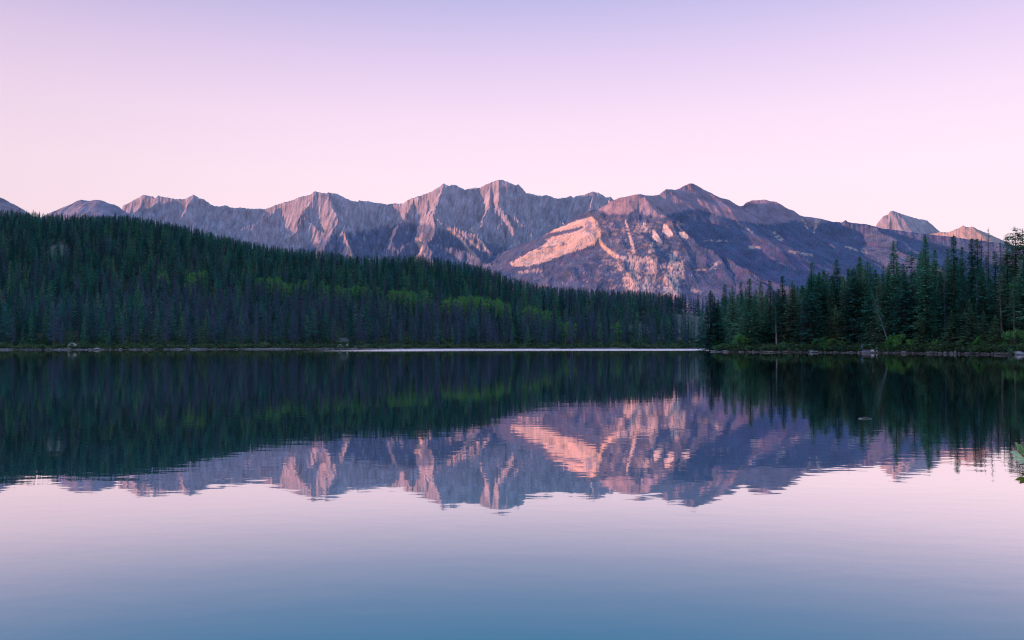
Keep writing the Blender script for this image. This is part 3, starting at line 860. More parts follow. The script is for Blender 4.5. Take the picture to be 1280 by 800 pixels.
def both(name, tr, cr, mats):
    """trunk and crown in one mesh, for the far forest"""
    m = MB(); m.v = tr.v + cr.v; o = len(tr.v)
    m.f = tr.f + [tuple(i + o for i in f) for f in cr.f]; m.m = [0] * len(tr.f) + [1] * len(cr.f)
    return m.mesh(name, mats)

# near kinds: (trunk mesh, crown mesh, nominal height)
KIND = {}
def reg(kind, tr, cr, H, mt, mc):
    KIND.setdefault(kind, []).append((tr.mesh(kind + '_trunk', mt), cr.mesh(kind + '_crown', mc), H))
for i in range(5): reg('full', *conifer_mesh(100 + i, 22, 5.0, 'full', 0.44, 1.3, 1.45), 22, M['bark'], M['spruce'])
for i in range(5): reg('spire', *conifer_mesh(120 + i, 26, 4.7, 'spire', 0.44, 1.3, 1.4), 26, M['bark'], M['spruce'])
for i in range(3): reg('sparse', *conifer_mesh(140 + i, 24, 4.0, 'sparse', 0.46, 1.2, 1.2), 24, M['pale_bark'], M['spruce'])
for i in range(2): reg('pine', *conifer_mesh(160 + i, 24, 3.4, 'pine', 0.6), 24, M['bark'], M['spruce'])
for i in range(3): reg('small', *conifer_mesh(170 + i, 10, 3.3, 'full', 0.34, 1.2, 0.8), 10, M['bark'], M['young'])
for i in range(3): reg('dead', *dead_mesh(180 + i, 24, 1.8, 150, 1.0), 24, M['grey_bark'], M['dead_twig'])
for i in range(4): reg('far_conifer', *conifer_mesh(200 + i, 18, 3.0, ('full', 'round', 'full', 'round')[i], 0.6, 0.95, 1.5), 18, M['grey_bark'], M['far_spruce'])
for i in range(3): reg('far_dead', *dead_mesh(220 + i, 18, 2.3, 150, 3.0), 18, M['grey_bark'], M['dead_twig'])
for i in range(3): reg('aspen', *leafy_mesh(240 + i, 12, 2.9, 0.3, 18, 42, 0.55), 12, M['pale_bark'], M['aspen'])
for i in range(4): reg('shrub', *leafy_mesh(250 + i, 2.6, 1.5, 0.06, 16, 60, 0.26, 5), 2.6, M['bark'], M['willow'])

def plant(name, kind, var, X, Y, height, width=1.0, rz=None, tilt=(0, 0), zoff=0.0):
    tm, cm, H = KIND[kind][var % len(KIND[kind])]
    o = bpy.data.objects.new(name, None)
    o.empty_display_size = 0.5
    o.location = (X, Y, float(terrain(X, Y)) + zoff)
    s = height / H
    o.scale = (s * width, s * width, s)
    o.rotation_euler = (tilt[0], tilt[1], rng.uniform(0, 6.283) if rz is None else rz)
    COL.objects.link(o)
    link(bpy.data.objects.new('trunk', tm), o)
    link(bpy.data.objects.new('crown', cm), o)
    return o

# ------------------------------------------------------------------ headland trees
HX_PX = 640 + 1000 * HL[:, 0] / HL[:, 1]
def head_pt(px, off):
    """point on the headland seen in photograph column px, off metres behind the waterline"""
    k = float(xk(px))
    Y = np.linspace(120, 420, 1201)
    o = headland_off(k * Y, Y)
    i = int(np.argmax(o >= off)) if (o >= off).any() else int(np.argmax(o))
    return k * float(Y[i]), float(Y[i])

HEAD = [  # column, tip row, metres behind the waterline, kind, width, label
    (888, 362, 4, 'full', 1.0, 'leftmost dark spruce on the tip of the right headland'),
    (897, 374, 3, 'full', 0.9, 'shorter spruce second from the headland tip, above the green shrub'),
    (907, 354, 7, 'spire', 1.1, 'narrow pointed spruce near the headland tip, third tip from the left'),
    (917, 356, 8, 'full', 0.85, 'dark spruce left of the pale leafy tree near the headland tip'),
    (927, 351, 16, 'spire', 1.0, 'spruce standing behind the pale leafy tree near the headland tip'),
    (937, 347, 10, 'spire', 1.1, 'tallest spruce of the clump over the left third of the headland'),
    (944, 366, 7, 'full', 0.8, 'lower spruce tucked before the tall clump on the left of the headland'),
    (951, 350, 18, 'full', 0.8, 'blunt-topped spruce right of the tallest one in the left headland clump'),
    (962, 350, 12, 'spire', 1.1, 'pointed spruce just left of the pale-trunked tree on the headland'),
    (971, 374, 4, 'sparse', 0.9, 'thin spruce with a bare pale trunk standing at the waterline'),
    (979, 344, 12, 'spire', 1.1, 'tall pointed spruce behind the driftwood pile'),
    (992, 350, 10, 'full', 0.9, 'bushy spruce directly above the driftwood pile'),
    (1004, 356, 16, 'full', 0.9, 'low-topped spruce in the dip between two tall headland spruces'),
    (1017, 326, 14, 'spire', 1.0, 'slim tall spruce rising alone above the shore shrubs'),
    (1024, 339, 22, 'full', 0.75, 'spruce half hidden right of the slim tall one'),
    (1031, 335, 15, 'full', 0.85, 'dense dark spruce behind the bright green shrubs'),
    (1040, 354, 24, 'spire', 0.9, 'lower dark spruce in the gap left of the twin tall tops'),
    (1044, 381, 5, 'small', 1.0, 'small pointed spruce in the dark gap above the shore shrubs'),
    (1047, 323, 18, 'full', 0.8, 'tall spruce left of the pair above the person'),
    (1056, 348, 10, 'full', 0.7, 'mid-height spruce before the tall pair'),
    (1062, 334, 18, 'spire', 1.1, 'pointed spruce left of the broad ones over the person'),
    (1068, 334, 9, 'full', 0.9, 'broad spruce with low boughs just left of the person'),
    (1077, 319, 18, 'full', 0.85, 'tallest spruce straight above the standing person'),
    (1086, 325, 14, 'full', 0.85, 'spruce straight above the dock, right of the tallest'),
    (1095, 336, 22, 'spire', 1.0, 'shorter spruce behind the top of the leaning tree'),
    (1105, 331, 22, 'sparse', 1.0, 'thin pale-trunked spruce in the gap behind the leaning tree'),
    (1118, 299, 14, 'full', 0.8, 'very tall spruce above the green bush at the foot of the leaning tree'),
    (1131, 338, 9, 'full', 1.0, 'broad full spruce right of the leaning tree'),
    (1142, 312, 24, 'pine', 0.8, 'tufted pine top between two very tall spruces'),
    (1152, 391, 4, 'small', 1.1, 'small bushy spruce at the shore left of the pale rocks'),
    (1159, 292, 14, 'full', 0.8, 'very tall spruce with a ragged spire right of the tufted pine'),
    (1171, 310, 28, 'spire', 1.0, 'slim spruce behind and right of the ragged spire'),
    (1178, 338, 12, 'full', 0.8, 'mid-height olive spruce below the slim back row'),
    (1185, 309, 26, 'spire', 1.0, 'thin spruce top left of the dark tall spire under the pink peaks'),
    (1189, 387, 4, 'small', 1.0, 'layered small spruce at the shore above the reddish rocks'),
    (1195, 293, 20, 'spire', 1.1, 'tall dark spire left of the pink peaks'),
    (1204, 307, 30, 'spire', 0.9, 'spruce top in the notch below the pink peaks'),
    (1207, 345, 12, 'full', 0.8, 'mid-green spruce in the middle of the right wood'),
    (1213, 373, 4, 'small', 0.95, 'taller layered young spruce at the shore, lit on its boughs'),
    (1218, 296, 26, 'spire', 1.0, 'left one of two close twin spires before the pink peaks'),
    (1224, 297, 24, 'spire', 1.0, 'right one of two close twin spires before the pink peaks'),
    (1229, 332, 14, 'full', 0.85, 'broad mid-height spruce under the bare dead poles'),
    (1231, 389, 5, 'small', 1.0, 'layered young spruce, left of the two side by side at the right shore'),
    (1244, 394, 3, 'small', 1.0, 'layered young spruce with yellowish boughs, right of the two side by side'),
    (1246, 312, 30, 'spire', 1.0, 'spruce below the dead poles near the right edge'),
    (1253, 338, 15, 'sparse', 1.0, 'slender tree with long bare pale trunk near the right edge'),
    (1262, 294, 32, 'spire', 1.0, 'pointed spruce left of the rounded pine at the right edge'),
    (1268, 345, 11, 'sparse', 1.0, 'slender tree with bare trunk above the round bush at the right edge'),
    (1271, 283, 36, 'pine', 1.0, 'tall pine with a rounded tufted crown near the right edge'),
    (1281, 286, 38, 'pine', 1.0, 'tall pine cut by the right edge of the picture'),
]
DEADS = [(1230, 293, 40, 'bare dead pole rising above the twin spires'), (1236, 284, 42, 'tallest bare dead pole above the right wood'),
         (1252, 300, 38, 'bare dead pole right of the tallest one'), (1083, 345, 20, 'grey dead tree among the spruces above the dock'),
         (1144, 345, 14, 'grey dead tree in the dark gap right of the very tall spruce'), (1182, 352, 10, 'bluish dead tree between the young shore spruces'),
         (1222, 350, 10, 'grey dead tree left of the yellowish young spruce'), (972, 362, 14, 'grey dead tree behind the pale-trunked spruce'),
         (1125, 330, 26, 'thin grey dead top right of the very tall spruce')]
used_px = []
for i, (px, tip, off, kind, w, lab) in enumerate(HEAD):
    X, Y = head_pt(px, off)
    gz = float(terrain(X, Y))
    h = float(elev(tip)) * Y + CAMZ - gz
    nat = {'full': 24, 'spire': 24, 'sparse': 22, 'pine': 24, 'small': 9}[kind]
    w2 = (1.42 if px < 1110 else 1.22) * w * (nat / h) ** 0.45
    tag(plant('pine_tree' if kind == 'pine' else 'spruce_tree', kind, i, X, Y, h, w2), lab, 'tree', 'conifers on the right headland')
    used_px.append((X, Y))
for i, (px, tip, off, lab) in enumerate(DEADS):
    X, Y = head_pt(px, off)
    h = float(elev(tip)) * Y + CAMZ - float(terrain(X, Y))
    tag(plant('dead_tree', 'dead', i, X, Y, h, 0.9), lab, 'dead tree', 'dead trees on the right headland')
# leaning pale tree over the dock
X, Y = head_pt(1114, 1.6)
tip = at(1088, 358, Y + 1.0)
lean_o = plant('leaning_tree', 'sparse', 1, X, Y, 16.5, 1.0, rz=0.0)
d = tip - lean_o.location
lean_o.rotation_euler = d.to_track_quat('Z', 'Y').to_euler()
lean_o.scale = (d.length / 24 * 0.85, d.length / 24 * 0.85, d.length / 24)
tag(lean_o, 'pale-trunked tree leaning left over the dock', 'tree')

# fillers behind the front rows
sky_head = np.array([(883, 372)] + sorted({(a[0], a[1]) for a in HEAD if a[3] != 'small'}) + [(1300, 285)], float)
pxs_f = []
rr = random.Random(77)
fill_n = 0
for t in range(1500):
    px = rr.uniform(890, 1300); off = rr.uniform(4, 75)
    if rr.random() > 0.35 + 0.65 * (1 - off / 80): continue
    X, Y = head_pt(px, off)
    if any((X - a) ** 2 + (Y - b) ** 2 < 3.0 ** 2 for a, b in used_px): continue
    used_px.append((X, Y))
    gz = float(terrain(X, Y))
    near = sky_head[np.abs(sky_head[:, 0] - px) < 14]
    lim = max(near[:, 1].mean() if len(near) else 330, 300) + (rr.uniform(1, 16) if px < 1085 else rr.uniform(5, 28))
    h = float(elev(lim)) * Y + CAMZ - gz
    if h < 6: continue
    k = rr.choice(['full', 'full', 'spire', 'sparse', 'full'])
    h = min(h, 27)
    sec = min(HEAD, key=lambda q: abs(q[0] - px))
    secs = [(890, 'by the headland tip'), (915, 'left of the pale leafy shrub'), (940, 'right of the pale leafy shrub'), (965, 'by the pale-trunked spruce'), (990, 'behind the driftwood'), (1018, 'by the slim tall spruce'), (1045, 'behind the bright shrubs'),
            (1075, 'behind the person'), (1098, 'behind the dock'), (1122, 'behind the leaning tree'), (1150, 'below the tufted pine'), (1180, 'behind the pale rocks'), (1210, 'below the pink peaks'), (1235, 'below the dead poles'), (1262, 'below the rounded pine'), (1290, 'at the right edge')]
    sc_ = min(secs, key=lambda q: abs(q[0] - px))[1]
    row = 'front-row' if off < 14 else 'second-row' if off < 32 else 'inner'
    lab = f'{"short" if h < 15 else "tall" if h > 22 else "mid-height"} dark {row} spruce on the headland, {sc_}'
    tag(plant('spruce_tree', k, rr.randint(0, 9), X, Y, h, (1.3 if px < 1085 else 1.0) * (24 / max(h, 12)) ** 0.4), lab, 'tree', lab)
    fill_n += 1
    if fill_n >= 150: break

# ------------------------------------------------------------------ far forest
sp_ = 6.4
gx = np.arange(-760, 330, sp_); gy = np.arange(300, 1080, sp_)
AX, AY = np.meshgrid(gx, gy)
AX = (AX + rng.uniform(-0.48, 0.48, AX.shape) * sp_).ravel(); AY = (AY + rng.uniform(-0.48, 0.48, AY.shape) * sp_).ravel()
Z, sf, sh = terrain(AX, AY, True)
px_, py_ = to_px(AX, AY, Z)
ycr = np.interp(px_, CREST_Y[:, 0], CREST_Y[:, 1])
ok = (px_ > -70) & (px_ < 960) & (sf > 3.5) & (AY < ycr + 45) & (Z > 0.3) & ((sh < -12) | (AY > 345))
ston = stony_mask(AX, AY, Z)
dens = fbm(AX / 40, AY / 40, 3, 101)
ok &= rng.random(AX.shape) > (ston * 1.2 + 0.06 + 0.15 * smooth(dens, 0.1, 0.5))
# nothing may tower over the surveyed tree line
AX, AY, Z, px_, py_, sf, dens, ycr = [a[ok] for a in (AX, AY, Z, px_, py_, sf, dens, ycr)]
n = len(AX)
H = (11.5 + 8.0 * rng.random(n) + 3.0 * fbm(AX / 60, AY / 60, 2, 103)) * np.where(sf < 12, rng.uniform(0.45, 1.05, n), 1.0)
H = H * (1 - 0.22 * smooth(AY, 450, 850))
tip_px, tip_py = to_px(AX, AY, Z + H)
lim = np.interp(tip_px, TREE_TOP[:, 0], TREE_TOP[:, 1]) + rng.normal(0, 1.5, n)
over = tip_py < lim
H = np.where(over, np.maximum(H + (tip_py - lim) / 1000 * AY, 5.0), H)
aspen_band = np.interp(px_, [320, 350, 420, 480, 560, 640, 700], [352, 352, 356, 366, 372, 380, 396])
asp_n = fbm(AX / 28, AY / 28, 2, 107)
midp = to_px(AX, AY, Z + H * 0.7)[1]
is_asp = (px_ > 325) & (px_ < 690) & (np.abs(midp - aspen_band) < 5.5) & (asp_n > -0.05)
is_asp |= (px_ > 170) & (px_ < 260) & (np.abs(midp - 343) < 5) & (asp_n > 0.25)
is_asp |= (px_ > 590) & (px_ < 800) & (np.abs(midp - 405) < 14) & (asp_n > 0.42)
up = (437 - midp) / np.maximum(437 - np.interp(px_, TREE_TOP[:, 0], TREE_TOP[:, 1]), 30)
pd = 0.04 + 0.56 * smooth(px_, 120, 260) * np.exp(-((up - 0.38) / 0.26) ** 2) * (1 - 0.5 * smooth(px_, 700, 760)) + 0.35 * smooth(px_, 640, 760) * smooth(up, 0.4, 0.7)
pd = pd + 0.22 * (1 - smooth(px_, 120, 260)) * np.exp(-((up - 0.3) / 0.3) ** 2) + 0.5 * fbm(AX / 45, AY / 45, 2, 109)
is_dead = (~is_asp) & (rng.random(n) < pd)
kindn = np.where(is_asp, 2, np.where(is_dead, 1, 0))

LAND = [(0, 'at the left edge'), (50, 'left of the pale boulder'), (95, 'by the pale boulder'), (140, 'right of the pale boulder'), (195, 'below the left jagged peaks'), (250, 'below the pointed left peak'),
        (310, 'at the bend of the shore'), (370, 'left of the pale shore rocks'), (430, 'by the pale shore rocks'), (490, 'right of the pale shore rocks'), (555, 'below the red-topped peak'), (620, 'below the highest range peak'),
        (690, 'below the pink slab'), (750, 'below the yellow streak'), (805, 'left of the stony slope'), (860, 'on the stony slope'), (890, 'by the headland tip')]
def landmark(p): return min(LAND, key=lambda q: abs(q[0] - p))[1]
# the ones that show largest stand as trees of their own
vis_size = H / AY * np.where((px_ > 3) & (px_ < 880) & (AX > -2000), 1, 0)
chosen = np.zeros(n, bool)
front = sf < 45
for kn, cap, nm, cat in ((0, 100, 'far_conifer', 'tree'), (1, 120, 'far_dead', 'dead tree'), (2, 110, 'aspen', 'tree')):
    sel = np.where((kindn == kn) & ((front) if kn < 2 else (AY < 9999)))[0]
    sel = sel[np.argsort(-vis_size[sel])][:cap]
    sel = sel[vis_size[sel] > 0]
    chosen[sel] = True
    for j in sel:
        hh_ = float(H[j]) * (0.8 if kn == 2 else 1.0)
        size = 'tall' if H[j] > 16.2 else 'short' if H[j] < 12.5 else 'mid-height'
        lm = landmark(px_[j])
        where = 'front' if sf[j] < 14 else 'second-row'
        if kn == 0: name, lab = 'conifer_tree', f'{size} dark green {where} conifer across the lake, {lm}'
        elif kn == 1: name, lab = 'dead_tree', f'{size} grey bare {where} conifer across the lake, {lm}'
        else: name, lab = 'aspen_tree', f'bright leafy tree {"in the upper green hill band" if midp[j] < aspen_band[j] else "in the lower green hill band" if midp[j] < 392 else "low on the far slope"}, {lm}'
        if kn == 2: lab = ('big ' if H[j] > 16.5 else 'small ' if H[j] < 13.5 else 'middling ') + lab
        w = float(rng.uniform(0.85, 1.25))
        tag(plant(name, nm, int(rng.integers(0, 9)), float(AX[j]), float(AY[j]), hh_, w), lab, cat, lab)

# the rest of the wood reads as one mass
src = bpy.data.collections.new('forest_kinds')
def add_src(i, me): src.objects.link(bpy.data.objects.new(f'forest_kind_{i:02d}', me))
ni = 0
idx0 = []
for i in range(5):
    kd = ('full', 'round', 'full', 'round', 'spire')[i]
    tr, cr = conifer_mesh(300 + i, 16, {'full': 2.9, 'round': 2.3, 'spire': 2.4}[kd], kd, 0.68, 0.85, 1.9)
    add_src(ni, both('forest_conifer', tr, cr, [M['grey_bark'], M['far_spruce']])); ni += 1
for i in range(3):
    tr, cr = dead_mesh(320 + i, 16, 2.2, 110, 3.6)
    add_src(ni, both('forest_dead_conifer', tr, cr, [M['grey_bark'], M['dead_twig']])); ni += 1
for i in range(2):
    tr, cr = leafy_mesh(330 + i, 16, 3.4, 0.3, 16, 34, 0.8)
    add_src(ni, both('forest_aspen', tr, cr, [M['pale_bark'], M['aspen']])); ni += 1

def scatter(name, label, pts, idx, rot, scl, coll):
    """one object that carries many plants (geometry nodes)"""
    me = bpy.data.meshes.new(name)
    me.vertices.add(len(pts)); me.vertices.foreach_set('co', np.ascontiguousarray(pts, np.float32).ravel())
    a = me.attributes.new('kind_index', 'INT', 'POINT'); a.data.foreach_set('value', np.ascontiguousarray(idx, np.int32))
    a = me.attributes.new('turn', 'FLOAT_VECTOR', 'POINT'); a.data.foreach_set('vector', np.ascontiguousarray(rot, np.float32).ravel())
    a = me.attributes.new('size', 'FLOAT_VECTOR', 'POINT'); a.data.foreach_set('vector', np.ascontiguousarray(scl, np.float32).ravel())
    me.update()
    o = obj(name, me)
    ng = bpy.data.node_groups.new(name + '_nodes', 'GeometryNodeTree')
    ng.interface.new_socket('Geometry', in_out='INPUT', socket_type='NodeSocketGeometry')
    ng.interface.new_socket('Geometry', in_out='OUTPUT', socket_type='NodeSocketGeometry')
    N, L = ng.nodes, ng.links
    gi, go = N.new('NodeGroupInput'), N.new('NodeGroupOutput')
    iop = N.new('GeometryNodeInstanceOnPoints')
    ci = N.new('GeometryNodeCollectionInfo'); ci.inputs['Collection'].default_value = coll
    ci.inputs['Separate Children'].default_value = True; ci.inputs['Reset Children'].default_value = True
    def named(nm, dt):
        q = N.new('GeometryNodeInputNamedAttribute'); q.data_type = dt; q.inputs['Name'].default_value = nm
        return q.outputs['Attribute']
    L.new(gi.outputs[0], iop.inputs['Points']); L.new(ci.outputs[0], iop.inputs['Instance'])
    iop.inputs['Pick Instance'].default_value = True
    L.new(named('kind_index', 'INT'), iop.inputs['Instance Index'])
    L.new(named('turn', 'FLOAT_VECTOR'), iop.inputs['Rotation'])
    L.new(named('size', 'FLOAT_VECTOR'), iop.inputs['Scale'])
    L.new(iop.outputs[0], go.inputs[0])
    md = o.modifiers.new('plants', 'NODES'); md.node_group = ng
    o['kind'] = 'stuff'; o['label'] = label
    return o

rest = ~chosen
R_ = rest.sum()
ki = np.where(kindn[rest] == 0, rng.integers(0, 5, R_), np.where(kindn[rest] == 1, 5 + rng.integers(0, 3, R_), 8 + rng.integers(0, 2, R_)))
rot = np.stack([rng.normal(0, 0.02, R_), rng.normal(0, 0.02, R_), rng.uniform(0, 6.28, R_)], -1)
s = H[rest] / 16.0
w = s ** 0.7 * rng.uniform(0.7, 1.3, R_)
scatter('forest', 'dark conifer forest covering the hill across the lake', np.stack([AX[rest], AY[rest], Z[rest] - 0.1], -1), ki, rot, np.stack([w, w, s], -1), src)

# ------------------------------------------------------------------ shore growth
SHR = [(896, 2.0, 2.6, 1.0, 'low round green shrub on the tip of the headland'), (924, 1.5, 4.2, 0.7, 'pale green leafy shrub leaning over the water left of the driftwood'),
       (931, 2.5, 3.4, 0.8, 'shorter green shrub right of the pale leafy one'), (1023, 2.5, 2.8, 1.0, 'bright green shrub, left of the row left of the person'),
       (1031, 2.2, 3.1, 1.0, 'bright green shrub in the middle of the row left of the person'), (1040, 2.5, 2.7, 1.0, 'bluish green shrub, right of the row left of the person'),
       (1053, 2.0, 2.3, 1.0, 'olive shrub between the bright shrubs and the person'), (1117, 1.6, 3.6, 0.9, 'bright green bush at the foot of the leaning tree'),
       (1126, 2.0, 3.9, 0.9, 'taller bright green bush right of the leaning tree'), (1141, 2.0, 2.6, 1.0, 'dark bluish shrub right of the bright bushes'),
       (1172, 2.0, 2.4, 0.9, 'green shrub left of the layered small spruce'), (1202, 2.4, 3.0, 0.7, 'bright shrub between two layered young spruces'), (1224, 2.0, 3.2, 0.7, 'yellow-green shrub left of the pair of young spruces'),
       (1237, 0.9, 1.2, 1.2, 'low bright green tuft at the waterline before the young spruces'), (1266, 2.2, 4.0, 1.0, 'large round green bush at the right edge'), (1006, 1.6, 2.0, 1.0, 'small olive shrub right of the driftwood'),
       (978, 1.6, 2.1, 1.0, 'small grey-green shrub left of the driftwood'), (1160, 1.5, 1.6, 1.0, 'small shrub behind the pale rocks')]
for i, (px, off, h, w, lab) in enumerate(SHR):
    X, Y = head_pt(px, off)
    tag(plant('shrub', 'shrub', i, X, Y, h, w), lab, 'shrub', 'shrubs along the headland shore')
X, Y = head_pt(1281, 30)
tag(plant('aspen_tree', 'aspen', 1, X, Y, float(elev(338)) * Y + CAMZ - float(terrain(X, Y)), 0.8), 'bright green leafy crown at the right edge among the conifers', 'tree')

und = bpy.data.collections.new('undergrowth_kinds')
for i in range(3):
    tr, cr = leafy_mesh(400 + i, 1.6, 1.3, 0.05, 10, 34, 0.30, 4)
    und.objects.link(bpy.data.objects.new(f'undergrowth_kind_{i}', both('undergrowth', tr, cr, [M['bark'], M['dry_brush']])))
ux, uy = [], []
for t in range(1500):
    px = rr.uniform(884, 1310); off = 1.0 + 14 * rr.random() ** 2
    X, Y = head_pt(px, off); ux.append(X); uy.append(Y)
m1 = len(ux)
for t in range(3000):
    px = rng.uniform(-30, 900); k = float(xk(px))
    Yb = float(np.interp(px, SHORE_PX, SHORE_Y)); Y = Yb + 1 + 40 * rng.random() ** 1.7
    ux.append(k * Y); uy.append(Y)
ux, uy = np.array(ux), np.array(uy)
uz, usf, ush = terrain(ux, uy, True)
keep = (uz > 0.18)
ux, uy, uz = ux[keep], uy[keep], uz[keep]
U = len(ux)
s = rng.uniform(0.35, 1.15, U) * np.where(uy > 290, rng.uniform(0.5, 1.2, U), 0.85)
scatter('undergrowth', 'low scrub along the shores under the trees', np.stack([ux, uy, uz - 0.05], -1), rng.integers(0, 3, U), np.stack([0 * s, 0 * s, rng.uniform(0, 6.28, U)], -1), np.stack([s * 1.2, s * 1.2, s], -1), und)
#@@SMALL
# ------------------------------------------------------------------ rocks and driftwood
def rock_mesh(seed, squash=0.6):
    r = random.Random(seed)
    bm = bmesh.new(); bmesh.ops.create_icosphere(bm, subdivisions=3, radius=0.5)
    ox = seed * 3.7
    for v in bm.verts:
        p = v.co.normalized()
        k = 1 + 0.30 * float(pnoise(p.x * 1.6 + ox, p.y * 1.6 + p.z * 1.9, seed)) + 0.12 * float(pnoise(p.x * 4 + ox, p.y * 4 - p.z * 3, seed + 2))
        c = p * 0.5 * k
        for d in planes[seed % len(planes)]:
            e = c.dot(d[0]) - d[1]
            if e > 0: c -= d[0] * e * 0.85
        v.co = Vector((c.x * 1.25, c.y, c.z * squash * 1.6))
    me = bpy.data.meshes.new('rock'); bm.to_mesh(me); bm.free(); me.materials.append(M['rock'])
    me.polygons.foreach_set('use_smooth', [False] * len(me.polygons))
    return me
planes = []
for k in range(6):
    r = random.Random(900 + k)
    planes.append([(Vector((r.gauss(0, 1), r.gauss(0, 1), r.gauss(0, .8))).normalized(), r.uniform(0.30, 0.42)) for _ in range(7)])
ROCKS = [rock_mesh(k) for k in range(6)]
def rock(X, Y, w, h, label, group=None, zoff=0.0):
    o = obj('rock', ROCKS[rr.randint(0, 5)])
    o.location = (X, Y, max(0.0, float(terrain(X, Y))) + h * 0.22 + zoff)
    o.scale = (w / 1.1, w / 1.3, h / 0.85); o.rotation_euler = (rr.uniform(-.15, .15), rr.uniform(-.15, .15), rr.uniform(0, 6.28))
    return tag(o, label, 'rock', group)
for px, w, h, lab in [(1161, 1.0, 0.5, 'pale rock left of the row before the small bushy spruce'), (1166, 1.3, 0.6, 'larger pale rock beside the leftmost one of the shore row'), (1171, 0.9, 0.45, 'reddish rock in the middle of the shore row'),
                      (1176, 1.2, 0.5, 'long low rock below the green shrub'), (1181, 0.9, 0.6, 'upright pale rock below the layered small spruce'), (1190, 1.2, 0.7, 'pale boulder right below the layered small spruce'),
                      (1194, 0.9, 0.9, 'tall pale stone beside the boulder at the shore'), (1210, 1.2, 0.5, 'orange-tinted rock below the lit young spruce'), (1217, 1.4, 0.5, 'flat orange-tinted rock right of the lit young spruce'),
                      (1222, 0.8, 0.45, 'small rock at the end of the orange-tinted pair'), (1246, 1.3, 0.5, 'grey rock below the yellowish young spruce'), (1262, 1.1, 0.7, 'pale rock below the round bush at the right edge'),
                      (1276, 2.4, 0.9, 'large pale rock slab at the right edge waterline'), (905, 1.1, 0.45, 'pale rock near the headland tip, left of two'), (909, 0.9, 0.5, 'pale rock near the headland tip, right of two'),
                      (935, 0.9, 0.4, 'low rock left of the white driftwood stump'), (1015, 1.6, 0.9, 'reddish boulder right of the driftwood'), (1020, 1.2, 0.6, 'smaller rock beside the reddish boulder'), (1131, 1.1, 0.6, 'pale rock right of the leaning tree'),
                      (1127, 0.8, 0.4, 'low rock under the bright bush'), (890, 0.9, 0.35, 'small rock at the very tip of the headland')]:
    X, Y = head_pt(px, 0.25)
    rock(X, Y, w, h, lab, 'rocks along the headland shore')
for px in range(893, 1282, 6):
    p = px + rr.uniform(-3, 3); X, Y = head_pt(p, rr.uniform(-0.1, 0.6))
    sc_ = min(secs, key=lambda q: abs(q[0] - p))[1]
    lab = 'small stone at the headland waterline, ' + sc_.replace('behind', 'before').replace('below', 'far below')
    rock(X, Y, rr.uniform(0.35, 0.8), rr.uniform(0.2, 0.4), lab, lab)
def far_pt(px, off):
    k = float(xk(px)); Y = np.linspace(280, 470, 1500); z, sf_, _ = terrain(k * Y, Y, True)
    i = int(np.argmax(sf_ >= off)); return k * float(Y[i]), float(Y[i])
for px, off, w, h, lab in [(93, 5, 5.0, 2.6, 'big pale boulder on the left part of the far shore'), (88, 2, 2.4, 1.0, 'low grey rock before the big pale boulder'), (426, 4, 3.2, 1.8, 'pale rock outcrop on the far shore, left of two'), (434, 6, 2.6, 2.4, 'pale rock outcrop on the far shore, right of two'),
                           (445, 5, 1.8, 1.3, 'small grey rock right of the pale outcrops'), (120, 1, 2.6, 0.8, 'low grey shore rock right of the big pale boulder'), (64, 1, 1.8, 0.6, 'small pale stone left of the big pale boulder'),
                           (836, 30, 4, 2.2, 'pale boulder low on the stony slope, leftmost'), (848, 46, 4.5, 2.4, 'pale boulder high on the stony slope'), (858, 34, 5, 2.2, 'broad pale boulder in the middle of the stony slope'), (868, 24, 3.5, 1.6, 'small boulder low on the stony slope'),
                           (874, 42, 5, 2.4, 'pale boulder on the right of the stony slope'), (842, 18, 3, 1.4, 'low boulder at the foot of the stony slope'), (826, 50, 3.6, 1.8, 'boulder at the left top of the stony slope'), (800, 26, 3.4, 1.6, 'grey boulder among trees left of the stony slope')]:
    X, Y = far_pt(px, off)
    rock(X, Y, w, h, lab, 'rocks on the far shore')
for px in range(8, 420, 9):
    p = px + rr.uniform(-4, 4); X, Y = far_pt(p, rr.uniform(0.1, 0.8))
    lab = 'small stone at the far waterline, ' + landmark(p)
    rock(X, Y, rr.uniform(0.7, 1.7), rr.uniform(0.3, 0.6), lab, lab)

def log(pts, rad, label, name='driftwood_log', n=8):
    m = MB(); r = random.Random(len(label))
    P = [Vector(p) for p in pts]; fine = []
    for a, b in zip(P[:-1], P[1:]):
        for t in range(4): fine.append(a.lerp(b, t / 4) + Vector((r.uniform(-1, 1), r.uniform(-1, 1), r.uniform(-1, 1))) * rad * 0.18)
    fine.append(P[-1])
    m.tube(fine, [rad * (1 - 0.5 * i / (len(fine) - 1)) * r.uniform(0.9, 1.1) for i in range(len(fine))], n)
    o = obj(name, m.mesh(name, M['driftwood'], True))
    stub = MB()
    for k in range(2):
        a = fine[2 + 2 * k]; d = Vector((r.uniform(-1, 1), r.uniform(-1, 0), r.uniform(0.3, 1))).normalized()
        stub.tube([a, a + d * rad * 3.0], [rad * 0.35, rad * 0.12], 5)
    obj('branch_stub', stub.mesh('branch_stub', M['driftwood']), o)
    return tag(o, label, 'log', 'driftwood logs along the headland shore')
def hl(px, off, up): X, Y = head_pt(px, off); return (X, Y, max(float(terrain(X, Y)), 0) + up)
log([hl(981, 1.2, 0.55), hl(988, 1.8, 1.0), hl(998, 2.4, 1.35)], 0.20, 'topmost log of the driftwood pile on the headland shore')
log([hl(982, 0.5, 0.2), hl(990, 1.0, 0.45), hl(1000, 1.5, 0.7)], 0.18, 'middle log of the driftwood pile on the headland shore')
log([hl(979, 0.2, 0.12), hl(988, 0.2, 0.16), hl(995, 0.4, 0.2)], 0.16, 'lowest log of the driftwood pile at the waterline')
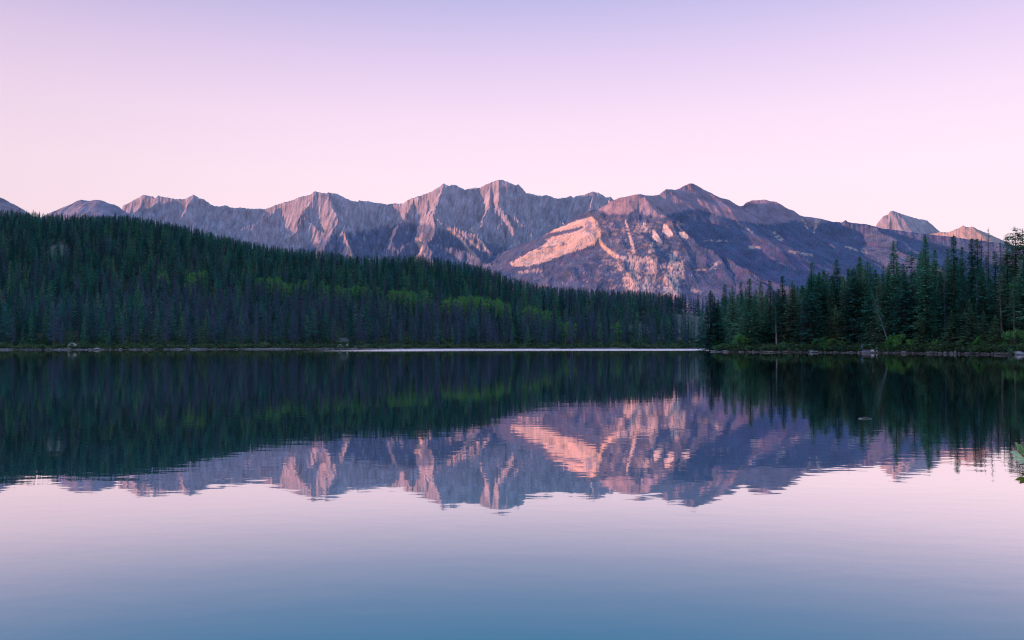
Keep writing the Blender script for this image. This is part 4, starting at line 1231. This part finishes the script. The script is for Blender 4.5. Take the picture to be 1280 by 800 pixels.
log([hl(951, 0.4, 0.1), hl(953, 0.5, 0.9), hl(955.5, 0.4, 1.15)], 0.20, 'white upright driftwood stump left of the log pile')
log([hl(954, 0.2, 0.15), hl(962, 0.2, 0.18), hl(968, 0.3, 0.12)], 0.14, 'thin log lying right of the white stump')
log([hl(1069.5, 0.5, 0.95), hl(1072, 0.3, 0.5), hl(1074.5, 0.1, 0.12)], 0.11, 'short log slanting into the water left of the person')
log([hl(1119, 0.4, 0.2), hl(1123, 0.4, 0.4), hl(1127, 0.9, 0.65)], 0.13, 'bent log right of the dock under the bush')
log([hl(1247, 0.2, 0.15), hl(1256, 0.15, 0.2), hl(1268, 0.2, 0.22)], 0.16, 'long pale log at the waterline near the right edge')
log([hl(1163, 0.3, 0.1), hl(1164, 0.4, 0.7), hl(1163.6, 0.4, 1.1)], 0.12, 'small upright stump among the pale shore rocks')
# floating stick on the open water
P0 = at(1072, 523, 1.0); kY = 2.0 * 1000 / (523 - 431)
log([((1072 - 640) / 1000 * kY, kY, 0.01), ((1081 - 640) / 1000 * kY, kY + .03, 0.016), ((1088.5 - 640) / 1000 * kY, kY, 0.008)], 0.013, 'thin pale stick floating on the open water below the headland reflections', 'floating_stick')['group'] = 'floating wood'

# ------------------------------------------------------------------ dock, boats, gear
M['deck'] = plain_mat('weathered_deck_boards', (0.34, 0.32, 0.33), (0.52, 0.49, 0.48), 6, 0.85, 0.2, 0.2, stretch=(1, 8, 1))
M['hull_grey'] = plain_mat('grey_violet_hull', (0.16, 0.16, 0.22), (0.21, 0.21, 0.28), 3, 0.45, 0, 0.4)
M['hull_blue'] = plain_mat('dark_blue_hull', (0.02, 0.04, 0.12), (0.03, 0.06, 0.17), 3, 0.35, 0, 0.5)
M['white'] = plain_mat('white_plastic', (0.70, 0.68, 0.70), (0.78, 0.76, 0.78), 3, 0.5, 0, 0.4)
M['red'] = plain_mat('red_band', (0.35, 0.05, 0.06), (0.42, 0.07, 0.08), 3, 0.5, 0, 0.4)
M['wood'] = plain_mat('varnished_wood', (0.20, 0.12, 0.06), (0.28, 0.17, 0.09), 4, 0.5, 0, 0.4, stretch=(1, 8, 1))
DX, DY = head_pt(1091, -1.6)
KX = DY / 1000.0                                 # metres per photograph pixel there
def dx(px): return DX + (px - 1091) * KX
dock = bpy.data.objects.new('dock', None); dock.location = (DX, DY, 0); COL.objects.link(dock)
x0, x1 = dx(1075) - DX, dx(1107) - DX
m = MB(); n_b = 30
bw = (x1 - x0) / n_b
for k in range(n_b): m.box((x0 + (k + 0.5) * bw, 0, 0.34 + rr.uniform(-.004, .004)), (bw - 0.012, 1.7, 0.04))
obj('deck', m.mesh('deck', M['deck']), dock)
for yy_ in (-0.78, 0.78):
    m = MB(); m.box(((x0 + x1) / 2, yy_, 0.24), (x1 - x0, 0.10, 0.155)); obj('beam', m.mesh('beam', M['deck']), dock)
for xx_ in np.linspace(x0 + 0.3, x1 - 0.3, 4):
    for yy_ in (-0.66, 0.66):
        m = MB(); m.tube([(xx_, yy_, -0.9), (xx_, yy_, 0.30)], [0.07, 0.07], 8); obj('post', m.mesh('post', M['driftwood'], True), dock)
tag(dock, 'low pale wooden dock along the headland shore with boats and gear on it', 'dock')

def boat(name, L, W, D, hull, loc, rz, label):
    root = bpy.data.objects.new(name, None); root.location = loc; root.rotation_euler = (0, 0, rz); COL.objects.link(root)
    m = MB(); ns, nr = 15, 9
    def sec(t, inset):
        w = (W / 2 - inset) * (1 - abs(2 * t - 1) ** 2.6) ** 0.8 + 0.012
        sheer = D + 0.20 * D * abs(2 * t - 1) ** 2.2; keel = 0.10 * D * abs(2 * t - 1) ** 3 + inset
        return [Vector(((t - .5) * (L - 2 * inset), w * math.sin(a), keel + (sheer - keel) * (1 - math.cos(a)) ** 0.9)) for a in np.linspace(-math.pi / 2, math.pi / 2, nr)]
    for inset, flip in ((0.0, False), (0.03, True)):
        S = [sec(t, inset) for t in np.linspace(0, 1, ns)]
        for a, b in zip(S[:-1], S[1:]):
            for q in range(nr - 1):
                f = [a[q], b[q], b[q + 1], a[q + 1]]
                m.face(f[::-1] if flip else f)
    obj('hull', m.mesh('hull', hull, True), root)
    for sd in (0, -1):
        g = MB(); g.tube([sec(t, 0.0)[sd] for t in np.linspace(0.01, .99, 13)], [0.028] * 13, 6); obj('gunwale', g.mesh('gunwale', M['wood'], True), root)
    for t in (0.3, 0.7):
        w = (W - 0.06) * (1 - abs(2 * t - 1) ** 2.6) ** 0.8
        g = MB(); g.box(((t - .5) * L, 0, D * 0.78), (0.2, w, 0.03)); obj('seat', g.mesh('seat', M['wood']), root)
    return tag(root, label, 'boat', 'boats on the dock')
boat('rowing_boat', 3.3, 0.85, 0.42, M['hull_grey'], (dx(1086.5), DY + 0.25, 0.365), math.radians(3), 'grey-violet rowing boat lying on the dock right of the person')
boat('canoe', 2.6, 0.75, 0.40, M['hull_blue'], (dx(1098.2), DY + 0.35, 0.50), math.radians(8), 'dark blue canoe on the right part of the dock').rotation_euler = (0.0, -0.12, 0.14)
cool = bpy.data.objects.new('cool_box', None); cool.location = (dx(1089.3), DY - 0.50, 0.363); COL.objects.link(cool)
m = MB(); m.box((0, 0, 0.17), (0.66, 0.38, 0.34)); obj('body', m.mesh('body', M['white']), cool)
m = MB(); m.box((0, 0, 0.385), (0.70, 0.42, 0.08)); obj('lid', m.mesh('lid', M['white']), cool)
m = MB(); m.box((0, 0, 0.05), (0.675, 0.395, 0.07)); obj('band', m.mesh('band', M['red']), cool)
m = MB(); m.tube([(-0.36, 0, 0.26), (-0.42, 0, 0.40), (0, 0, 0.52), (0.42, 0, 0.40), (0.36, 0, 0.26)], [0.014] * 5, 6); obj('handle', m.mesh('handle', M['white'], True), cool)
tag(cool, 'white cool box with a red band on the middle of the dock', 'cool box')
buck = bpy.data.objects.new('bucket', None); buck.location = (dx(1094.6), DY - 0.5, 0.363); COL.objects.link(buck)
m = MB(); m.tube([(0, 0, 0), (0, 0, 0.30), (0, 0, 0.34)], [0.13, 0.165, 0.172], 16); obj('body', m.mesh('body', M['white'], True), buck)
m = MB(); m.tube([(0.17 * math.cos(a), 0.03, 0.33 + 0.19 * math.sin(a)) for a in np.linspace(0, math.pi, 9)], [0.008] * 9, 5); obj('handle', m.mesh('handle', M['hull_grey'], True), buck)
tag(buck, 'small white bucket on the dock right of the cool box', 'bucket')
ramp_o = log([(dx(1100), DY - 0.9, 0.42), (dx(1104), DY - 0.6, 0.50), (dx(1108.5), DY + 0.3, 0.72)], 0.10, 'pale pole resting on the right end of the dock')

# ------------------------------------------------------------------ person standing on the dock
M['skin'] = plain_mat('skin', (0.40, 0.25, 0.19), (0.44, 0.28, 0.21), 6, 0.6, 0, 0.3)
M['jacket'] = plain_mat('blue_jacket', (0.05, 0.17, 0.36), (0.08, 0.24, 0.46), 8, 0.85, 0.1, 0.1)
M['trousers'] = plain_mat('dark_trousers', (0.010, 0.014, 0.035), (0.018, 0.022, 0.05), 8, 0.9, 0.1, 0.1)
M['hair'] = plain_mat('dark_hair', (0.012, 0.009, 0.008), (0.03, 0.02, 0.016), 20, 0.6, 0, 0.3)
M['shoe'] = plain_mat('dark_shoes', (0.015, 0.015, 0.017), (0.03, 0.03, 0.033), 10, 0.7, 0, 0.3)
def skin_mesh(name, verts, edges, mat, root=0, sub=2):
    """verts: (x, y, z, radius); skinned into one continuous surface"""
    me = bpy.data.meshes.new(name); me.from_pydata([v[:3] for v in verts], edges, [])
    o = bpy.data.objects.new(name, me); COL.objects.link(o)
    o.modifiers.new('s', 'SKIN'); sd = o.modifiers.new('d', 'SUBSURF'); sd.levels = sub; sd.render_levels = sub
    for k, v in enumerate(verts):
        r = v[3] if len(v) > 3 else 0.03
        me.skin_vertices[0].data[k].radius = (r, v[4] if len(v) > 4 else r)
        me.skin_vertices[0].data[k].use_root = (k == root)
    dg = bpy.context.evaluated_depsgraph_get(); dg.update()
    me2 = bpy.data.meshes.new_from_object(o.evaluated_get(dg))
    bpy.data.objects.remove(o)
    me2.materials.clear(); me2.materials.append(mat)
    me2.polygons.foreach_set('use_smooth', [True] * len(me2.polygons))
    return me2
def hand(sx, base, V, E, j):
    """five separate fingers, thumb from the side of the palm"""
    bx, by, bz = base
    for q, (oy, ln) in enumerate(((-0.030, 0.072), (-0.010, 0.082), (0.010, 0.077), (0.029, 0.060))):
        a = len(V); V += [(bx, by + oy, bz - 0.035, 0.009), (bx - sx * 0.006, by + oy * 1.1, bz - 0.035 - ln * 0.55, 0.008), (bx - sx * 0.022, by + oy * 1.1, bz - 0.035 - ln, 0.006)]
        E += [(j, a), (a, a + 1), (a + 1, a + 2)]
    a = len(V); V += [(bx - sx * 0.004, by - 0.045, bz - 0.005, 0.010), (bx - sx * 0.018, by - 0.062, bz - 0.045, 0.008)]
    E += [(j, a), (a, a + 1)]
V = [(0, 0, 0.94, .135, .10), (0, 0.005, 1.10, .125, .09), (0, 0.0, 1.28, .150, .10), (0, 0.01, 1.41, .10, .075), (0, 0.0, 1.49, .048), (0, -0.012, 1.56, .070, .075), (0, -0.015, 1.64, .078, .092), (0, -0.005, 1.71, .060, .07)]
E = [(0, 1), (1, 2), (2, 3), (3, 4), (4, 5), (5, 6), (6, 7)]
for sx in (-1, 1):
    a = len(V)
    V += [(sx * .17, 0, 1.395, .055), (sx * .215, 0.01, 1.25, .048), (sx * .235, 0.015, 1.12, .040), (sx * .235, -0.04, 0.98, .034), (sx * .232, -0.075, 0.875, .026), (sx * .232, -0.09, 0.835, .022, .038)]
    E += [(3, a)] + [(a + q, a + q + 1) for q in range(5)]
    hand(sx, (sx * .232, -0.09, 0.835), V, E, a + 5)
    b = len(V)
    V += [(sx * .095, 0, 0.86, .088), (sx * .10, -0.01, 0.68, .075), (sx * .102, -0.005, 0.49, .056), (sx * .103, 0.012, 0.32, .056), (sx * .105, 0.015, 0.10, .038), (sx * .107, -0.03, 0.04, .040), (sx * .112, -0.14, 0.028, .032)]
    E += [(0, b)] + [(b + q, b + q + 1) for q in range(6)]
person = bpy.data.objects.new('person', None); COL.objects.link(person)
person.location = (dx(1077.2), DY - 0.1, 0.362); person.rotation_euler = (0, 0, math.radians(62))
body = obj('body', skin_mesh('body', V, E, M['skin']), person)
nose = MB(); nose.tube([(0, -0.105, 1.665), (0, -0.128, 1.628), (0, -0.108, 1.615)], [0.010, 0.015, 0.012], 6); obj('nose', nose.mesh('nose', M['skin'], True), body)
for sx in (-1, 1):
    e = MB(); e.tube([(sx * .030, -0.088, 1.655), (sx * .030, -0.102, 1.655)], [0.013, 0.006], 8); obj('eye', e.mesh('eye', M['hair'], True), body)
    e = MB(); e.tube([(sx * .074, -0.01, 1.665), (sx * .088, 0.004, 1.645), (sx * .078, -0.004, 1.612)], [0.012, 0.017, 0.009], 6); obj('ear', e.mesh('ear', M['skin'], True), body)
mo = MB(); mo.tube([(-0.024, -0.094, 1.585), (0, -0.102, 1.583), (0.024, -0.094, 1.585)], [0.004, 0.007, 0.004], 6); obj('mouth', mo.mesh('mouth', M['red'], True), body)
JV = [(0, 0, 0.90, .158, .125), (0, 0.005, 1.10, .150, .115), (0, 0, 1.28, .172, .122), (0, 0.01, 1.40, .12, .092), (0, 0.01, 1.47, .066)]
JE = [(0, 1), (1, 2), (2, 3), (3, 4)]
for sx in (-1, 1):
    a = len(JV); JV += [(sx * .175, 0, 1.40, .070), (sx * .215, 0.01, 1.25, .064), (sx * .235, 0.015, 1.12, .056), (sx * .235, -0.04, 0.98, .050), (sx * .232, -0.07, 0.89, .044)]
    JE += [(3, a)] + [(a + q, a + q + 1) for q in range(4)]
obj('jacket', skin_mesh('jacket', JV, JE, M['jacket']), person)
TV = [(0, 0, 0.96, .148, .115)]; TE = []
for sx in (-1, 1):
    a = len(TV); TV += [(sx * .095, 0, 0.85, .104), (sx * .10, -0.01, 0.68, .090), (sx * .102, -0.005, 0.49, .072), (sx * .103, 0.012, 0.32, .066), (sx * .105, 0.015, 0.10, .060)]
    TE += [(0, a)] + [(a + q, a + q + 1) for q in range(4)]
obj('trousers', skin_mesh('trousers', TV, TE, M['trousers']), person)
for sx in (-1, 1):
    obj('shoe', skin_mesh('shoe', [(sx * .105, 0.03, 0.055, .052), (sx * .107, -0.05, 0.045, .046), (sx * .112, -0.15, 0.036, .036)], [(0, 1), (1, 2)], M['shoe']), person)
obj('hair', skin_mesh('hair', [(0, 0.045, 1.60, .062, .05), (0, 0.03, 1.69, .080, .07), (0, -0.02, 1.735, .076, .07), (0, -0.07, 1.715, .045, .03)], [(0, 1), (1, 2), (2, 3)], M['hair'], 1), person)
tag(person, 'person in a blue jacket and dark trousers standing on the left end of the dock', 'person')

# ------------------------------------------------------------------ shrub on the near bank, its tip reaching into view at the right
M['near_leaf'] = foliage_mat('near_shrub_leaves', [(0.0, (0.16, 0.26, 0.10)), (1.0, (0.16, 0.26, 0.10))], 0.45, 0.35, 14.0)
M['near_pale'] = foliage_mat('near_shrub_pale_leaves', [(0.0, (0.36, 0.42, 0.24)), (1.0, (0.36, 0.42, 0.24))], 0.25, 0.35, 20.0)
M['near_olive'] = foliage_mat('near_shrub_olive_leaves', [(0.0, (0.10, 0.11, 0.02)), (1.0, (0.10, 0.11, 0.02))], 0.5, 0.35, 30.0)
NY = 4.0
def np_(px, py, dy=0.0): v = at(px, py, NY + dy); return v
bush = bpy.data.objects.new('willow_shrub', None)
BX, BY = 4.55, 4.15
bush.location = (BX, BY, float(terrain(BX, BY))); COL.objects.link(bush)
B0 = bush.location.copy()
def leaf_mesh(p, d, up, L, W):
    """a folded, pointed leaf blade with a midrib crease"""
    m = MB(); d = d.normalized(); s_ = d.cross(up).normalized(); nrm = s_.cross(d).normalized()
    prof = [(0, 0.02), (0.15, 0.45), (0.38, 0.95), (0.6, 1.0), (0.82, 0.6), (1.0, 0.03)]
    row = []
    for t, w in prof:
        c = p + d * (L * t) + nrm * (-0.14 * L * t * t)
        row.append((c + s_ * W / 2 * w + nrm * W * 0.16 * w, c, c - s_ * W / 2 * w + nrm * W * 0.16 * w))
    for a, b in zip(row[:-1], row[1:]):
        m.face([a[0], a[1], b[1], b[0]]); m.face([a[1], a[2], b[2], b[1]])
    return m
tips = [np_(1278, 569.5), np_(1284, 598)]
rs = random.Random(31)
stems = []
for k, t in enumerate(tips + [Vector((BX + rs.uniform(-.55, .8), BY + rs.uniform(-.6, .6), rs.uniform(1.0, 1.9))) for _ in range(9)]):
    t = t - B0; b = Vector((rs.uniform(-.12, .12), rs.uniform(-.12, .12), -0.1))
    mid = b.lerp(t, 0.5) + Vector((0.10, 0, 0.22))
    pts = [b, b.lerp(mid, 0.5) + Vector((0.05, 0, 0.05)), mid, mid.lerp(t, 0.55) + Vector((0.01, 0, 0.06)), t]
    m = MB(); m.tube(pts, [0.014, 0.011, 0.008, 0.005, 0.0025], 6)
    st_ = obj('stem', m.mesh('stem', M['bark'], True), bush)
    for q in range(40):
        u = 0.35 + 0.62 * q / 40
        seg = min(3, int(u * 4)); p = pts[seg].lerp(pts[seg + 1], u * 4 - seg)
        dd = Vector((rs.gauss(0, 1), rs.gauss(0, 1), rs.gauss(0.3, .6)))
        w_ = B0 + p
        if k < 2 and 640 + 1000 * w_.x / w_.y < 1283: continue
        if k >= 2 and u > 0.6 and 640 + 1000 * w_.x / w_.y < 1300: continue
        L = rs.uniform(0.05, 0.085)
        obj('leaf', leaf_mesh(p, dd, Vector((rs.gauss(0, .3), rs.gauss(0, .3), 1)), L, L * 0.42).mesh('leaf', M['near_leaf'], True), st_)
for (px, py, qx, qy, W, mt) in [(1277, 568, 1271, 553, .030, 'near_leaf'), (1278, 568, 1276, 555, .026, 'near_leaf'), (1278, 571, 1264, 564, .030, 'near_pale'), (1278, 572, 1267, 573, .030, 'near_pale'), (1279, 570, 1284, 560, .03, 'near_leaf'),
                                (1279, 572, 1275, 580, .022, 'near_pale'), (1284, 598, 1270, 599, .020, 'near_olive'), (1284, 598, 1275, 604, .020, 'near_olive'), (1284, 597, 1277, 591, .020, 'near_olive'), (1284, 599, 1282, 606, .018, 'near_olive')]:
    a = np_(px, py) - B0; b = np_(qx, qy, -0.01) - B0
    obj('leaf', leaf_mesh(a, b - a, Vector((0.2, -0.8, 0.55)), (b - a).length, W).mesh('leaf', M[mt], True), bush)
tag(bush, 'leafy willow shrub on the near bank, its tip reaching in at the right edge', 'shrub')

#@@HAZE
# ------------------------------------------------------------------ air
hz = MB(); hz.box((0, 3600, 800), (23000, 13400, 1640))
hm, hn, hl, ho = new_mat('evening_haze')
pv = hn.new('ShaderNodeVolumePrincipled')
pv.inputs['Color'].default_value = (0.40, 0.70, 1.0, 1)
pv.inputs['Density'].default_value = 9.0e-6
pv.inputs['Anisotropy'].default_value = 0.0
hl.new(pv.outputs[0], ho.inputs['Volume'])
haze = obj('haze', hz.mesh('haze', hm))
haze['kind'] = 'stuff'; haze['label'] = 'thin bluish evening haze over the valley'
